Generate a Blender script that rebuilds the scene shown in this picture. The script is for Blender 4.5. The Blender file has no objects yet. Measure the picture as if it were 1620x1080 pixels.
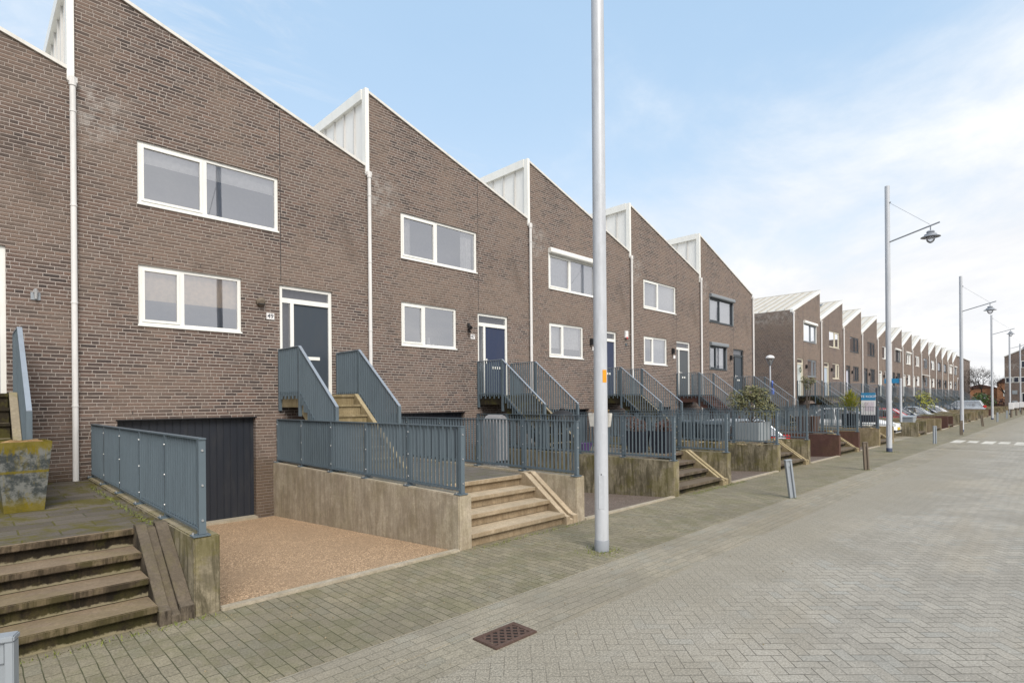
import bpy, bmesh, math, random
from mathutils import Vector, Matrix
random.seed(7)
R = math.radians
scene = bpy.context.scene
COL = scene.collection

# ------------------------------------------------------------------ camera
YAW, ROLL, FOC, HY, CH = R(44.642), R(.483), 880.2, 635.75, 1.92
cam_data = bpy.data.cameras.new("camera")
cam = bpy.data.objects.new("camera", cam_data); COL.objects.link(cam)
fw = Vector((math.sin(YAW), math.cos(YAW), 0)); rt = Vector((math.cos(YAW), -math.sin(YAW), 0)); up = Vector((0, 0, 1))
cx = rt*math.cos(ROLL) - up*math.sin(ROLL); cy = rt*math.sin(ROLL) + up*math.cos(ROLL)
m = Matrix((cx, cy, -fw)).transposed().to_4x4(); m.translation = Vector((0, 0, CH)); cam.matrix_world = m
cam_data.sensor_width = 36; cam_data.lens = 36*FOC/1620; cam_data.shift_y = (HY-540)/1620
cam_data.clip_start = .05; cam_data.clip_end = 6000
scene.camera = cam
scene.render.resolution_x = 1024; scene.render.resolution_y = 682

# ------------------------------------------------------------------ light
SUN_EL, SUN_AZ = R(42), R(202)      # azimuth the light comes from, clockwise from +Y
scene.view_settings.view_transform = 'Standard'; scene.view_settings.look = 'None'
scene.view_settings.gamma = 1; scene.view_settings.exposure = 0.97

class NT:
    """tiny node-tree writer"""
    def __init__(s, tree): s.t = tree; s.n = tree.nodes; s.l = tree.links
    def node(s, typ, **kw):
        n = s.n.new(typ)
        for k, v in kw.items(): setattr(n, k, v)
        return n
    def put(s, sock, v):
        if isinstance(v, bpy.types.NodeSocket): s.l.new(v, sock)
        else:
            if sock.type == 'RGBA' and len(v) == 3: v = (*v, 1)
            sock.default_value = v
    def m(s, op, a, b=None, c=None, clamp=False):
        n = s.node('ShaderNodeMath', operation=op, use_clamp=clamp)
        s.put(n.inputs[0], a)
        if b is not None: s.put(n.inputs[1], b)
        if c is not None: s.put(n.inputs[2], c)
        return n.outputs[0]
    def xyz(s, v):
        n = s.node('ShaderNodeSeparateXYZ'); s.l.new(v, n.inputs[0]); return n.outputs
    def vec(s, x=0., y=0., z=0.):
        n = s.node('ShaderNodeCombineXYZ'); s.put(n.inputs[0], x); s.put(n.inputs[1], y); s.put(n.inputs[2], z); return n.outputs[0]
    def noise(s, v, scale, detail=3., rough=.55, dist=0.):
        n = s.node('ShaderNodeTexNoise'); s.put(n.inputs['Vector'], v)
        n.inputs['Scale'].default_value = scale; n.inputs['Detail'].default_value = detail
        n.inputs['Roughness'].default_value = rough; n.inputs['Distortion'].default_value = dist
        return n.outputs[0]
    def white(s, v):
        n = s.node('ShaderNodeTexWhiteNoise', noise_dimensions='3D'); s.put(n.inputs[0], v); return n.outputs[0]
    def step(s, x, a, b, lo=0., hi=1.):
        n = s.node('ShaderNodeMapRange', interpolation_type='SMOOTHSTEP'); s.put(n.inputs[0], x)
        s.put(n.inputs[1], a); s.put(n.inputs[2], b); s.put(n.inputs[3], lo); s.put(n.inputs[4], hi); return n.outputs[0]
    def mix(s, f, a, b, blend='MIX'):
        n = s.node('ShaderNodeMix', data_type='RGBA', blend_type=blend, clamp_factor=True)
        s.put(n.inputs[0], f); s.put(n.inputs[6], a); s.put(n.inputs[7], b); return n.outputs[2]
    def ramp(s, f, stops):
        n = s.node('ShaderNodeValToRGB'); s.put(n.inputs[0], f); e = n.color_ramp.elements
        while len(e) < len(stops): e.new(.5)
        for i, (p, c) in enumerate(stops): e[i].position = p; e[i].color = (*c, 1)
        return n.outputs[0]
    def scale(s, v, sx, sy, sz):
        n = s.node('ShaderNodeVectorMath', operation='MULTIPLY'); s.put(n.inputs[0], v); n.inputs[1].default_value = (sx, sy, sz); return n.outputs[0]

w = bpy.data.worlds.new("World"); scene.world = w; w.use_nodes = True
T = NT(w.node_tree); T.n.clear()
sky = T.node('ShaderNodeTexSky', sky_type='NISHITA', sun_disc=False)
sky.sun_elevation = SUN_EL; sky.sun_rotation = SUN_AZ; sky.air_density = 1.0; sky.dust_density = .6; sky.ozone_density = 1.5
g = T.node('ShaderNodeTexCoord').outputs['Generated']
d = T.xyz(g)
zz = T.m('MAXIMUM', d[2], 0.02)
pl = T.vec(T.m('DIVIDE', d[0], T.m('ADD', zz, .22)), T.m('DIVIDE', d[1], T.m('ADD', zz, .22)), 0.)
n1 = T.noise(pl, 1.05, 9, .62, .35); n2 = T.noise(pl, .45, 4, .5, .6)
bias = T.m('ADD', T.m('MULTIPLY', T.step(zz, .0, .52), -.62), T.m('ADD', T.m('MULTIPLY', T.step(d[0], .45, 1.0), .25), T.m('ADD', T.m('MULTIPLY', T.step(d[1], .2, -.4), .45), T.m('MULTIPLY', T.step(d[0], .45, .05), .13))))
cl = T.m('ADD', T.m('ADD', T.m('MULTIPLY', n1, 1.15), T.m('MULTIPLY', n2, .9)), bias)
wisp = T.noise(T.scale(pl, 1.0, 2.6, 1.), 2.3, 8, .66, .8)
mask = T.m('MAXIMUM', T.step(cl, .46, 1.06), T.m('MULTIPLY', T.step(wisp, .46, .70), T.m('MULTIPLY', T.step(n2, .38, .60), .62)))
cloudc = T.mix(T.step(n1, .35, .75), (4.7, 4.75, 4.9), (6.0, 5.9, 5.75))
blue = T.mix(.70, sky.outputs[0], T.mix(T.step(zz, .0, .6), (4.6, 5.3, 5.8), (2.5, 3.85, 5.3)))
bg = T.node('ShaderNodeBackground'); bg.inputs[1].default_value = .10
T.l.new(T.mix(T.m('ADD', T.m('MULTIPLY', mask, .86), .10), blue, cloudc), bg.inputs[0])
T.l.new(bg.outputs[0], T.node('ShaderNodeOutputWorld').inputs[0])

sd = bpy.data.lights.new("sun", 'SUN'); sd.energy = 1.8; sd.angle = R(30); sd.color = (1, .94, .86)
so = bpy.data.objects.new("sun", sd); COL.objects.link(so)
dirv = Vector((math.sin(SUN_AZ)*math.cos(SUN_EL), math.cos(SUN_AZ)*math.cos(SUN_EL), math.sin(SUN_EL)))
so.rotation_euler = dirv.to_track_quat('Z', 'Y').to_euler()

# ------------------------------------------------------------------ materials
def newmat(name):
    ma = bpy.data.materials.new(name); ma.use_nodes = True
    t = NT(ma.node_tree); b = ma.node_tree.nodes['Principled BSDF']
    return ma, t, b
def coords(t): return t.node('ShaderNodeTexCoord').outputs['Object']
def rnd(t): return t.node('ShaderNodeObjectInfo').outputs['Random']
def bump(t, b, h, dist=.01, strength=.6):
    n = t.node('ShaderNodeBump'); n.inputs['Distance'].default_value = dist; n.inputs['Strength'].default_value = strength
    t.put(n.inputs['Height'], h); t.l.new(n.outputs[0], b.inputs['Normal'])
def fin(t, b, col, rough=.8, spec=.3, metal=0.):
    t.put(b.inputs['Base Color'], col); t.put(b.inputs['Roughness'], rough)
    b.inputs['Specular IOR Level'].default_value = spec; b.inputs['Metallic'].default_value = metal

def bond(t, a, rowc, L, h, joint, split_p=.22, shift_r=True, bed=1.):
    """running / wild bond; returns (joint mask, brick id vector, distance)"""
    q = t.m('DIVIDE', rowc, h); row = t.m('FLOOR', q); fz = t.m('FRACT', q)
    r = t.white(t.vec(row, 3.7, 1.))
    sh = t.m('MULTIPLY', t.m('FLOORED_MODULO', row, 2.), .5)
    if shift_r: sh = t.m('ADD', t.m('ADD', sh, t.m('MULTIPLY', t.m('FLOOR', t.m('MULTIPLY', t.m('FLOORED_MODULO', row, 4.), .5)), .25)), t.m('MULTIPLY', r, .10))
    u = t.m('ADD', t.m('DIVIDE', a, L), sh); cell = t.m('FLOOR', u); fa = t.m('FRACT', u)
    wn = t.white(t.vec(cell, row, 9.))
    split = t.m('LESS_THAN', wn, split_p)
    d1 = t.m('MULTIPLY', t.m('MINIMUM', fa, t.m('SUBTRACT', 1., fa)), L)
    d2 = t.m('ADD', t.m('MULTIPLY', t.m('ABSOLUTE', t.m('SUBTRACT', fa, .5)), L), t.m('SUBTRACT', 1., split))
    dh = t.m('MULTIPLY', t.m('MINIMUM', fz, t.m('SUBTRACT', 1., fz)), h)
    dd = t.m('MINIMUM', t.m('MINIMUM', d1, d2), t.m('MULTIPLY', dh, bed))
    idv = t.vec(t.m('ADD', cell, t.m('MULTIPLY', t.m('MULTIPLY', split, t.m('GREATER_THAN', fa, .5)), .5)), row, 0.)
    return t.step(dd, joint*.55, joint*1.25, 1., 0.), idv, dd

def mat_brick(name, tint=(1, 1, 1), mort=(.45, .395, .355)):
    ma, t, b = newmat(name); c = coords(t); x = t.xyz(c)
    wob = t.m('MULTIPLY', t.m('SUBTRACT', t.noise(c, 9., 2), .5), .007)
    a = t.m('ADD', t.m('ADD', x[0], x[1]), wob); zc = t.m('ADD', x[2], wob)
    jm, idv, dd = bond(t, a, zc, .215, .0615, .0072, .16, True, .78)
    k = t.white(idv); k2 = t.white(t.scale(idv, 1.7, 2.3, 1.))
    def s(c): return tuple(v*q for v, q in zip(c, tint))
    col = t.ramp(k, [(0, s((.060, .050, .047))), (.14, s((.092, .070, .062))), (.40, s((.150, .102, .082))), (.66, s((.180, .124, .100))), (.88, s((.148, .122, .108))), (1, s((.225, .148, .115)))])
    grain = t.noise(t.scale(c, 1., 1., 3.5), 45., 3)
    col = t.mix(t.step(grain, .45, .62, 0., .7), col, s((.092, .072, .066)))
    mc = t.mix(t.noise(c, 2.2, 3), mort, tuple(v*.8 for v in mort))
    col = t.mix(jm, col, mc)
    big = t.noise(c, .55, 4, .6)
    col = t.mix(t.step(big, .42, .62, 0., .38), col, s((.28, .215, .170)))
    big2 = t.noise(t.scale(c, 1.3, 1.3, .7), .9, 5, .65)
    col = t.mix(t.step(big2, .52, .74, 0., .45), col, s((.085, .066, .054)))
    # lime bloom below the rainwater outlet and darker brown towards the foot
    px = t.m('ABSOLUTE', t.m('SUBTRACT', x[0], .25))
    ef = t.m('MULTIPLY', t.m('MULTIPLY', t.step(px, .0, .75, 1., 0.), t.step(t.m('ABSOLUTE', t.m('SUBTRACT', x[2], 6.85)), .1, .75, 1., 0.)), t.step(t.noise(c, 4., 5, .7), .40, .66))
    col = t.mix(t.m('MULTIPLY', ef, .55), col, (.55, .53, .50))
    ft = t.m('MULTIPLY', t.step(t.m('ADD', x[2], t.m('MULTIPLY', t.noise(c, 3., 3), .6)), .95, 1.25, 1., 0.), .55)
    col = t.mix(ft, col, (.085, .060, .035))
    rr_ = rnd(t); col = t.mix(1., col, t.mix(rr_, (.93, .93, .95), (1.07, 1.06, 1.04)), 'MULTIPLY')
    fin(t, b, col, .88, .25)
    bump(t, b, t.m('ADD', t.m('SUBTRACT', 1., jm), t.m('MULTIPLY', grain, .6)), .016, 1.)
    return ma

def mat_concrete(name, base, dark=(.10, .085, .055), moss=.3, streak=.5, riser=0., moss_col=(.20, .19, .03), lime=0.):
    ma, t, b = newmat(name); c = coords(t); x = t.xyz(c)
    gn = t.node('ShaderNodeNewGeometry').outputs['Normal']; nz = t.xyz(gn)[2]
    n = t.noise(c, 3., 6, .7); fine = t.noise(c, 38., 5, .75); mid = t.noise(c, 11., 4, .7)
    col = t.mix(t.step(n, .3, .72), tuple(v*.80 for v in base), tuple(v*1.12 for v in base))
    col = t.mix(t.step(fine, .40, .62, 0., .5), col, tuple(v*.55 for v in base))
    col = t.mix(t.step(mid, .50, .62, 0., .35), col, tuple(v*.62 for v in base))
    col = t.mix(t.step(fine, .60, .68, 0., .5), col, tuple(min(1, v*1.5) for v in base))
    vert = t.step(t.m('ABSOLUTE', nz), .3, .7, 1., 0.)
    st = t.noise(t.scale(c, 6., 6., .9), 1.3, 6, .75, .5)
    col = t.mix(t.m('MULTIPLY', t.m('MULTIPLY', t.step(st, .44, .58), vert), streak), col, dark)
    blot = t.noise(c, 1.6, 6, .7, .4)
    col = t.mix(t.m('MULTIPLY', t.m('MULTIPLY', t.step(blot, .44, .60), vert), streak*.75), col, dark)
    drip = t.noise(t.scale(c, 26., 26., 1.1), 1.1, 4, .7)
    col = t.mix(t.m('MULTIPLY', t.m('MULTIPLY', t.step(drip, .53, .60), vert), streak*.35), col, tuple(v*.7 for v in dark))
    if riser:
        rr = t.m('MULTIPLY', vert, t.step(t.noise(t.scale(c, 3, 3, 9), 1.7, 4, .7), .30, .50, .45, 1.))
        col = t.mix(t.m('MULTIPLY', rr, riser), col, tuple(v*.55 for v in dark))
        fz = t.m('FRACT', t.m('DIVIDE', t.m('SUBTRACT', x[2], .005), .175))
        pale = t.m('MULTIPLY', t.step(t.m('ADD', fz, t.m('MULTIPLY', t.noise(t.scale(c, 4, 4, 4), 3., 4, .7), .5)), .43, .31), t.m('MULTIPLY', vert, lime))
        col = t.mix(pale, col, (.30, .26, .17))
    ms = t.m('MULTIPLY', t.step(t.noise(c, 2.1, 6, .75, .2), .47, .58), moss)
    col = t.mix(ms, col, moss_col)
    fin(t, b, col, .9, .25)
    bump(t, b, t.m('ADD', fine, t.m('MULTIPLY', n, 1.5)), .006, .6)
    return ma

def mat_mossy_metal(name):
    ma, t, b = newmat(name); c = coords(t); z = t.xyz(c)[2]
    n = t.noise(c, 7., 6, .75); m2 = t.noise(t.scale(c, 6, 6, 2), 3., 5, .7, .4)
    col = t.mix(t.step(n, .42, .58), (.045, .052, .052), (.16, .165, .155))
    band = t.m('ADD', t.step(t.m('ADD', z, t.m('MULTIPLY', m2, .35)), .84, .94), t.step(t.m('ADD', z, t.m('MULTIPLY', n, .3)), .20, .36, 1., 0.))
    line = t.step(t.m('ABSOLUTE', t.m('SUBTRACT', z, .47)), .008, .022, 1., 0.)
    k = t.m('ADD', t.m('ADD', t.m('MULTIPLY', band, .9), t.m('MULTIPLY', line, .8)), t.m('MULTIPLY', t.step(m2, .52, .62), .35), clamp=True)
    col = t.mix(k, col, t.mix(n, (.05, .05, .012), (.24, .18, .012)))
    fin(t, b, col, .85, .25); bump(t, b, n, .01, .6); return ma

def mat_paint(name, colr, rough=.45, spec=.4, dirt=.18, metal=0., dcol=(.12, .11, .09), streak=True):
    ma, t, b = newmat(name); c = coords(t)
    n = t.noise(t.scale(c, 4., 4., .8) if streak else c, 1.6, 5, .7)
    f = t.noise(c, 18., 4, .7)
    col = t.mix(t.m('MULTIPLY', t.step(n, .45, .72), dirt), colr, dcol)
    col = t.mix(t.m('MULTIPLY', t.step(f, .5, .75), dirt*.6), col, tuple(min(1, v*1.25) for v in colr))
    fin(t, b, col, t.m('ADD', rough, t.m('MULTIPLY', t.m('SUBTRACT', f, .5), .2)), spec, metal)
    return ma

def mat_pave(name, kind, base, L=.2, h=.1, joint=.0035, jc=(.055, .055, .035), swap=False, var=.22, moss=.0, mosscol=(.13, .14, .03), speck=.4, edge=None, jlo=.45, jhi=1.):
    ma, t, b = newmat(name); c = coords(t); x = t.xyz(c)
    wob = t.m('MULTIPLY', t.m('SUBTRACT', t.noise(c, 3., 2), .5), .02)
    X, Y = t.m('ADD', x[0], wob), t.m('ADD', x[1], wob)
    if kind == 'bond':
        a, r = (Y, X) if not swap else (X, Y)
        jm, idv, dd = bond(t, a, r, L, h, joint, 0., False, .9)
        k = t.white(idv)
    else:                                            # herringbone laid at 45 degrees
        ca, sa = math.cos(R(45)), math.sin(R(45))
        p = t.m('DIVIDE', t.m('SUBTRACT', t.m('MULTIPLY', X, ca), t.m('MULTIPLY', Y, sa)), h)
        q = t.m('DIVIDE', t.m('ADD', t.m('MULTIPLY', X, sa), t.m('MULTIPLY', Y, ca)), h)
        i, j = t.m('FLOOR', p), t.m('FLOOR', q); fx, fy = t.m('FRACT', p), t.m('FRACT', q)
        mm = t.m('FLOORED_MODULO', t.m('SUBTRACT', i, j), 4.)
        is0 = t.m('COMPARE', mm, 0., .1); is1 = t.m('COMPARE', mm, 1., .1); is2 = t.m('COMPARE', mm, 2., .1); is3 = t.m('COMPARE', mm, 3., .1)
        def far(s): return t.m('MULTIPLY', s, 9.)
        dl = t.m('ADD', fx, far(is1)); dr = t.m('ADD', t.m('SUBTRACT', 1., fx), far(is0))
        db = t.m('ADD', fy, far(is2)); dt = t.m('ADD', t.m('SUBTRACT', 1., fy), far(is3))
        dd = t.m('MULTIPLY', t.m('MINIMUM', t.m('MINIMUM', dl, dr), t.m('MINIMUM', db, dt)), h)
        jm = t.step(dd, joint*.5, joint*1.3, 1., 0.)
        k = t.white(t.vec(t.m('SUBTRACT', i, is1), t.m('SUBTRACT', j, is2), t.m('ADD', is2, is3)))
    col = t.mix(k, tuple(v*(1-var) for v in base), tuple(v*(1+var) for v in base))
    col = t.mix(t.m('MULTIPLY', t.step(t.white(t.vec(k, k, 2.)), .80, .95), .30), col, (base[0]*.85, base[1]*1.0, base[2]*1.15))
    sp = t.noise(c, 62., 5, .85)
    col = t.mix(t.step(sp, .51, .62, 0., speck), col, tuple(min(1, v*1.7) for v in base))
    col = t.mix(t.step(sp, .49, .38, 0., speck*1.2), col, tuple(v*.42 for v in base))
    big = t.noise(c, .7, 6, .65, .5)
    col = t.mix(t.step(big, .42, .62, 0., .42), col, tuple(v*.62 for v in base))
    big2 = t.noise(t.vec(t.m('MULTIPLY', X, .25), Y, 4.), .9, 5, .6)
    col = t.mix(t.step(big2, .45, .72, 0., .30), col, (base[0]*1.12, base[1]*1.0, base[2]*.80))
    if edge:                                          # tan grit that collects along the road margin
        eg = t.m('MULTIPLY', t.step(t.m('ADD', Y, t.m('MULTIPLY', t.m('SUBTRACT', big, .5), 2.2)), edge[0], edge[1]), .85)
        col = t.mix(eg, col, t.mix(t.step(sp, .42, .6), tuple(v*.6 for v in edge[2]), tuple(v*1.35 for v in edge[2])))
    else: eg = 0.
    jfade = t.m('MULTIPLY', t.step(t.noise(c, 2.6, 4, .65), .36, .56, jlo, jhi), t.m('SUBTRACT', 1., t.m('MULTIPLY', eg, .75)))
    col = t.mix(t.m('MULTIPLY', jm, jfade), col, jc)
    if moss:
        mn = t.noise(c, 1.7, 7, .75, .3)
        mk = t.m('MAXIMUM', t.m('MULTIPLY', t.step(mn, .47, .58), moss), t.m('MULTIPLY', jm, t.m('MULTIPLY', t.step(mn, .35, .5), moss)))
        col = t.mix(mk, col, t.mix(t.noise(c, 14., 4), mosscol, tuple(v*.5 for v in mosscol)))
    fin(t, b, col, .86, .3)
    bump(t, b, t.m('ADD', t.m('SUBTRACT', 1., jm), t.m('MULTIPLY', sp, .35)), .005, .6)
    return ma

def mat_aggregate(name, base, dark):
    ma, t, b = newmat(name); c = coords(t)
    v = t.node('ShaderNodeTexVoronoi'); v.inputs['Scale'].default_value = 72.; t.l.new(c, v.inputs['Vector'])
    k = t.xyz(v.outputs['Color'])[0]
    col = t.ramp(k, [(0, tuple(x*.45 for x in base)), (.35, tuple(x*.85 for x in base)), (.7, tuple(x*1.1 for x in base)), (.9, (base[0]*1.4, base[1]*1.4, base[2]*1.45)), (1, (base[0]*1.75, base[1]*1.8, base[2]*1.95))])
    col = t.mix(t.step(v.outputs['Distance'], .35, .6, 0., .6), col, tuple(x*.3 for x in base))
    col = t.mix(t.step(t.noise(c, .9, 6, .7, .4), .42, .7, 0., .75), col, dark)
    fin(t, b, col, .8, .35); bump(t, b, t.m('SUBTRACT', 1., v.outputs['Distance']), .008, .7)
    return ma

def mat_glass(name, refl=.36, tint=(.93, .94, .98)):
    ma, t, b = newmat(name); t.n.remove(b)
    gl = t.node('ShaderNodeBsdfGlossy'); gl.inputs['Roughness'].default_value = .015; gl.inputs['Color'].default_value = (*tint, 1)
    tr = t.node('ShaderNodeBsdfTransparent'); tr.inputs[0].default_value = (.93, .94, .96, 1)
    fr = t.node('ShaderNodeFresnel'); fr.inputs[0].default_value = 1.55
    c = coords(t)
    bn = t.node('ShaderNodeBump'); bn.inputs['Distance'].default_value = .02; bn.inputs['Strength'].default_value = .05
    t.put(bn.inputs['Height'], t.noise(c, .9, 1)); t.l.new(bn.outputs[0], gl.inputs['Normal'])
    mx = t.node('ShaderNodeMixShader'); t.put(mx.inputs[0], t.m('ADD', t.m('MULTIPLY', fr.outputs[0], .8), refl, clamp=True))
    t.l.new(tr.outputs[0], mx.inputs[1]); t.l.new(gl.outputs[0], mx.inputs[2])
    o = [n for n in t.n if n.type == 'OUTPUT_MATERIAL'][0]; t.l.new(mx.outputs[0], o.inputs[0])
    return ma

def mat_leaf(name, a, bcol):
    ma, t, b = newmat(name); c = coords(t)
    k = t.noise(c, 7., 3, .7)
    fin(t, b, t.mix(t.step(k, .35, .65), a, bcol), .6, .3)
    return ma

def mat_plain(name, colr, rough=.5, spec=.4, metal=0.):
    ma, t, b = newmat(name); c = coords(t)
    fin(t, b, t.mix(t.step(t.noise(c, 12., 3), .3, .7), tuple(v*.9 for v in colr), tuple(min(1, v*1.08) for v in colr)), rough, spec, metal)
    return ma

M = dict(
 brick=mat_brick('brown_brick'), brick_orange=mat_brick('orange_brick', (2.1, 1.25, .75), (.5, .36, .25)),
 white=mat_paint('white_frame', (.78, .78, .75), .4, .4, .08), cream=mat_paint('cream_frame', (.60, .56, .45), .4, .4, .12),
 dark_frame=mat_paint('dark_frame', (.035, .045, .055), .4, .4, .1), grey_frame=mat_paint('grey_frame', (.20, .22, .24), .4, .4, .1),
 zinc=mat_paint('pale_metal_trim', (.66, .645, .61), .5, .35, .22), clad=mat_paint('white_cladding', (.77, .77, .755), .5, .35, .10),
 clad_rib=mat_paint('cladding_rib', (.56, .55, .53), .5, .35, .1),
 roof=mat_paint('standing_seam_roof', (.58, .55, .49), .55, .3, .30, dcol=(.25, .24, .20), streak=False),
 seam=mat_paint('roof_seam_shaded', (.40, .38, .34), .55, .3, .2), pipe=mat_paint('rainwater_pipe_plastic', (.70, .69, .68), .5, .35, .25, dcol=(.25, .25, .25)),  # seam darker than roof: shade of the standing seams put into its colour
 garage=mat_paint('garage_door_paint', (.020, .024, .033), .42, .35, .12),
 garage_light=mat_paint('grey_garage_paint', (.075, .09, .11), .42, .35, .12),
 navy=mat_paint('navy_door', (.028, .040, .085), .42, .35, .08), slate=mat_paint('slate_door', (.045, .058, .075), .42, .35, .08),
 grey_door=mat_paint('grey_door', (.075, .085, .095), .4, .4, .1), pale_door=mat_paint('pale_blue_door', (.42, .50, .60), .4, .4, .06),
 lilac_door=mat_paint('pale_lilac_door', (.50, .50, .58), .4, .4, .06), mint_door=mat_paint('pale_grey_door', (.52, .56, .56), .4, .4, .06),
 glass=mat_glass('window_glass'), blind=mat_plain('roller_blind', (.72, .70, .67), .8), net=mat_plain('net_curtain', (.56, .56, .56), .9), beige_blind=mat_plain('beige_blind', (.85, .66, .44), .9),
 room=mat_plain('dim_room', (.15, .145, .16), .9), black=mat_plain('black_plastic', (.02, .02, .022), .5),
 rail=mat_paint('blue_grey_railing', (.104, .136, .160), .42, .4, .28, dcol=(.05, .065, .08)), rail_top=mat_paint('rail_highlight', (.24, .28, .33), .4, .5, .2),  # paler rail_top colour paints in the light along the stair top rails
 bolt=mat_plain('steel_bolt', (.45, .45, .45), .35, .5, .6),
 conc=mat_concrete('sandy_concrete', (.47, .405, .31), (.17, .13, .085), .08, .38), conc_old=mat_concrete('mossy_concrete', (.33, .285, .20), (.070, .060, .035), .35, .72, moss_col=(.14, .125, .022)),
 conc_brown=mat_concrete('brown_painted_concrete', (.115, .060, .050), (.06, .035, .03), .05, .3),
 conc_tan=mat_concrete('tan_concrete', (.33, .265, .175), (.13, .10, .05), .15, .4),
 step_new=mat_concrete('pale_step_concrete', (.50, .405, .285), (.25, .18, .10), .0, .35, .35),  step_dark=mat_concrete('dark_wet_step_concrete', (.16, .125, .095), (.04, .03, .02), .05, .6), riser_dark=mat_concrete('dark_brown_riser', (.055, .042, .028), (.016, .012, .008), .1, .9, .7, lime=.4), step_old=mat_concrete('stained_step_concrete', (.245, .185, .125), (.040, .030, .018), .10, .9, .5),  # riser_dark is very dark brown, paler just above each tread
 ramp_old=mat_concrete('dark_ramp_concrete', (.135, .110, .082), (.035, .028, .02), .08, 1.),
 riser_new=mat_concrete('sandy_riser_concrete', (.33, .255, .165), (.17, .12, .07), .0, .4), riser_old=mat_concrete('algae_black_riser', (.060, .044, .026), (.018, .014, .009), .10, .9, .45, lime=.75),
 stair=mat_concrete('stair_concrete', (.42, .345, .215), (.16, .12, .06), .10, .45, .35),
 stair_old=mat_concrete('mossy_shaded_stair', (.31, .265, .19), (.05, .04, .025), .20, .6, 1.5),  # upright faces coloured dark for moss and the shade of open riser gaps
 gravel=mat_aggregate('orange_aggregate', (.53, .365, .225), (.33, .23, .145)), gravel_grey=mat_aggregate('pinkish_aggregate', (.21, .165, .135), (.13, .10, .08)),
 pavement=mat_pave('pavement_bricks', 'bond', (.222, .196, .140), .205, .1, .0036, var=.16, moss=.22, speck=.5),
 gutter=mat_pave('channel_bricks', 'bond', (.278, .250, .196), .205, .1, .0030, swap=True, var=.09, moss=.05, speck=.6, jlo=.05, jhi=.6),
 road=mat_pave('herringbone_road', 'herring', (.322, .300, .258), .2, .1, .0034, jc=(.075, .068, .052), var=.10, speck=.62, edge=(1.2, 3.2, (.278, .252, .200)), jlo=.25, jhi=1.),
 slabs=mat_pave('mossy_slabs', 'bond', (.125, .108, .088), .6, .3, .008, swap=True, var=.25, moss=.85, mosscol=(.125, .108, .014)),
 slabs_grey=mat_pave('terrace_slabs', 'bond', (.17, .15, .13), .5, .3, .007, swap=True, var=.2, moss=.3),
 soil=mat_concrete('soil', (.10, .09, .06), (.06, .05, .03), .4, .2),
 kerb=mat_concrete('kerb_concrete', (.42, .37, .29), (.2, .16, .1), .05, .2),
 rust=mat_concrete('rusty_cast_iron', (.115, .075, .060), (.05, .032, .028), .0, .2), hole=mat_plain('drain_pit_shade', (.012, .010, .009), .9),
 pole=mat_paint('galvanised_pole', (.50, .52, .555), .42, .45, .45, .1, dcol=(.30, .31, .33)), lampgrey=mat_paint('lamp_grey', (.26, .28, .31), .4, .4, .15),
 poleblue=mat_plain('dark_pole_foot', (.05, .065, .11), .5), lampglass=mat_glass('lamp_glass', .15), glass_low=mat_glass('door_glass', .10),
 opal=mat_plain('opal_globe', (.72, .72, .70), .3, .5), marking=mat_paint('white_road_paint', (.56, .53, .47), .7, .3, .5, streak=False),
 orange=mat_plain('orange_sticker', (.75, .32, .02), .5), sign_blue=mat_plain('blue_sign', (.03, .22, .42), .4), sign_blue2=mat_plain('bright_blue_sign', (.05, .13, .60), .4),
 paper=mat_plain('white_print', (.75, .74, .74), .6), pink=mat_plain('pale_pink_print', (.62, .55, .60), .6), ink=mat_plain('dark_print', (.05, .055, .07), .5),
 steel=mat_paint('weathered_steel', (.30, .33, .36), .45, .4, .25, .1), rusty_post=mat_paint('brown_weathered_post', (.16, .13, .10), .7, .3, .3),
 mossy_zinc=mat_mossy_metal('mossy_zinc'),
 zinc_box=mat_paint('zinc_planter', (.26, .29, .31), .5, .4, .25), pot_dark=mat_plain('dark_pot', (.018, .022, .032), .45), pot_brown=mat_plain('brown_pot', (.07, .04, .03), .6),
 pot_white=mat_plain('white_pot', (.62, .60, .55), .6), bin=mat_paint('grey_bin_plastic', (.085, .11, .13), .5, .4, .1), earth=mat_plain('potting_earth', (.09, .05, .025), .95),
 straw=mat_leaf('dry_straw', (.34, .22, .10), (.20, .12, .05)),
 olive=mat_leaf('olive_leaves', (.09, .105, .045), (.21, .19, .09)), yellowleaf=mat_leaf('yellow_leaves', (.38, .34, .03), (.17, .22, .03)), brownleaf=mat_leaf('dead_leaves', (.11, .05, .035), (.05, .03, .025)),
 green=mat_leaf('green_leaves', (.035, .07, .018), (.07, .12, .03)), grassy=mat_leaf('weed_leaves', (.12, .15, .03), (.20, .21, .05)), bark=mat_plain('grey_bark', (.085, .07, .06), .9),
 car_silver=mat_plain('silver_car_paint', (.48, .52, .56), .25, .6, .3), car_white=mat_plain('white_car_paint', (.74, .74, .74), .25, .6), car_red=mat_plain('red_car_paint', (.50, .035, .04), .25, .6), car_dark=mat_plain('dark_car_paint', (.03, .04, .06), .22, .6),
 carglass=mat_glass('car_glass', .22), tyre=mat_plain('tyre_rubber', (.018, .018, .018), .8), tail=mat_plain('red_lamp_plastic', (.55, .02, .02), .25, .6), plate=mat_plain('yellow_plate', (.62, .46, .03), .5), headl=mat_plain('headlamp_plastic', (.65, .68, .7), .15, .7),
 panel=mat_plain('solar_panel', (.012, .016, .03), .2, .6), white_cloth=mat_plain('white_cover_sheet', (.24, .24, .25), .8),
 wreath=mat_leaf('wreath_leaves', (.03, .06, .02), (.08, .10, .03)), purple=mat_plain('purple_plastic', (.10, .05, .18), .5),
)

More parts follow.
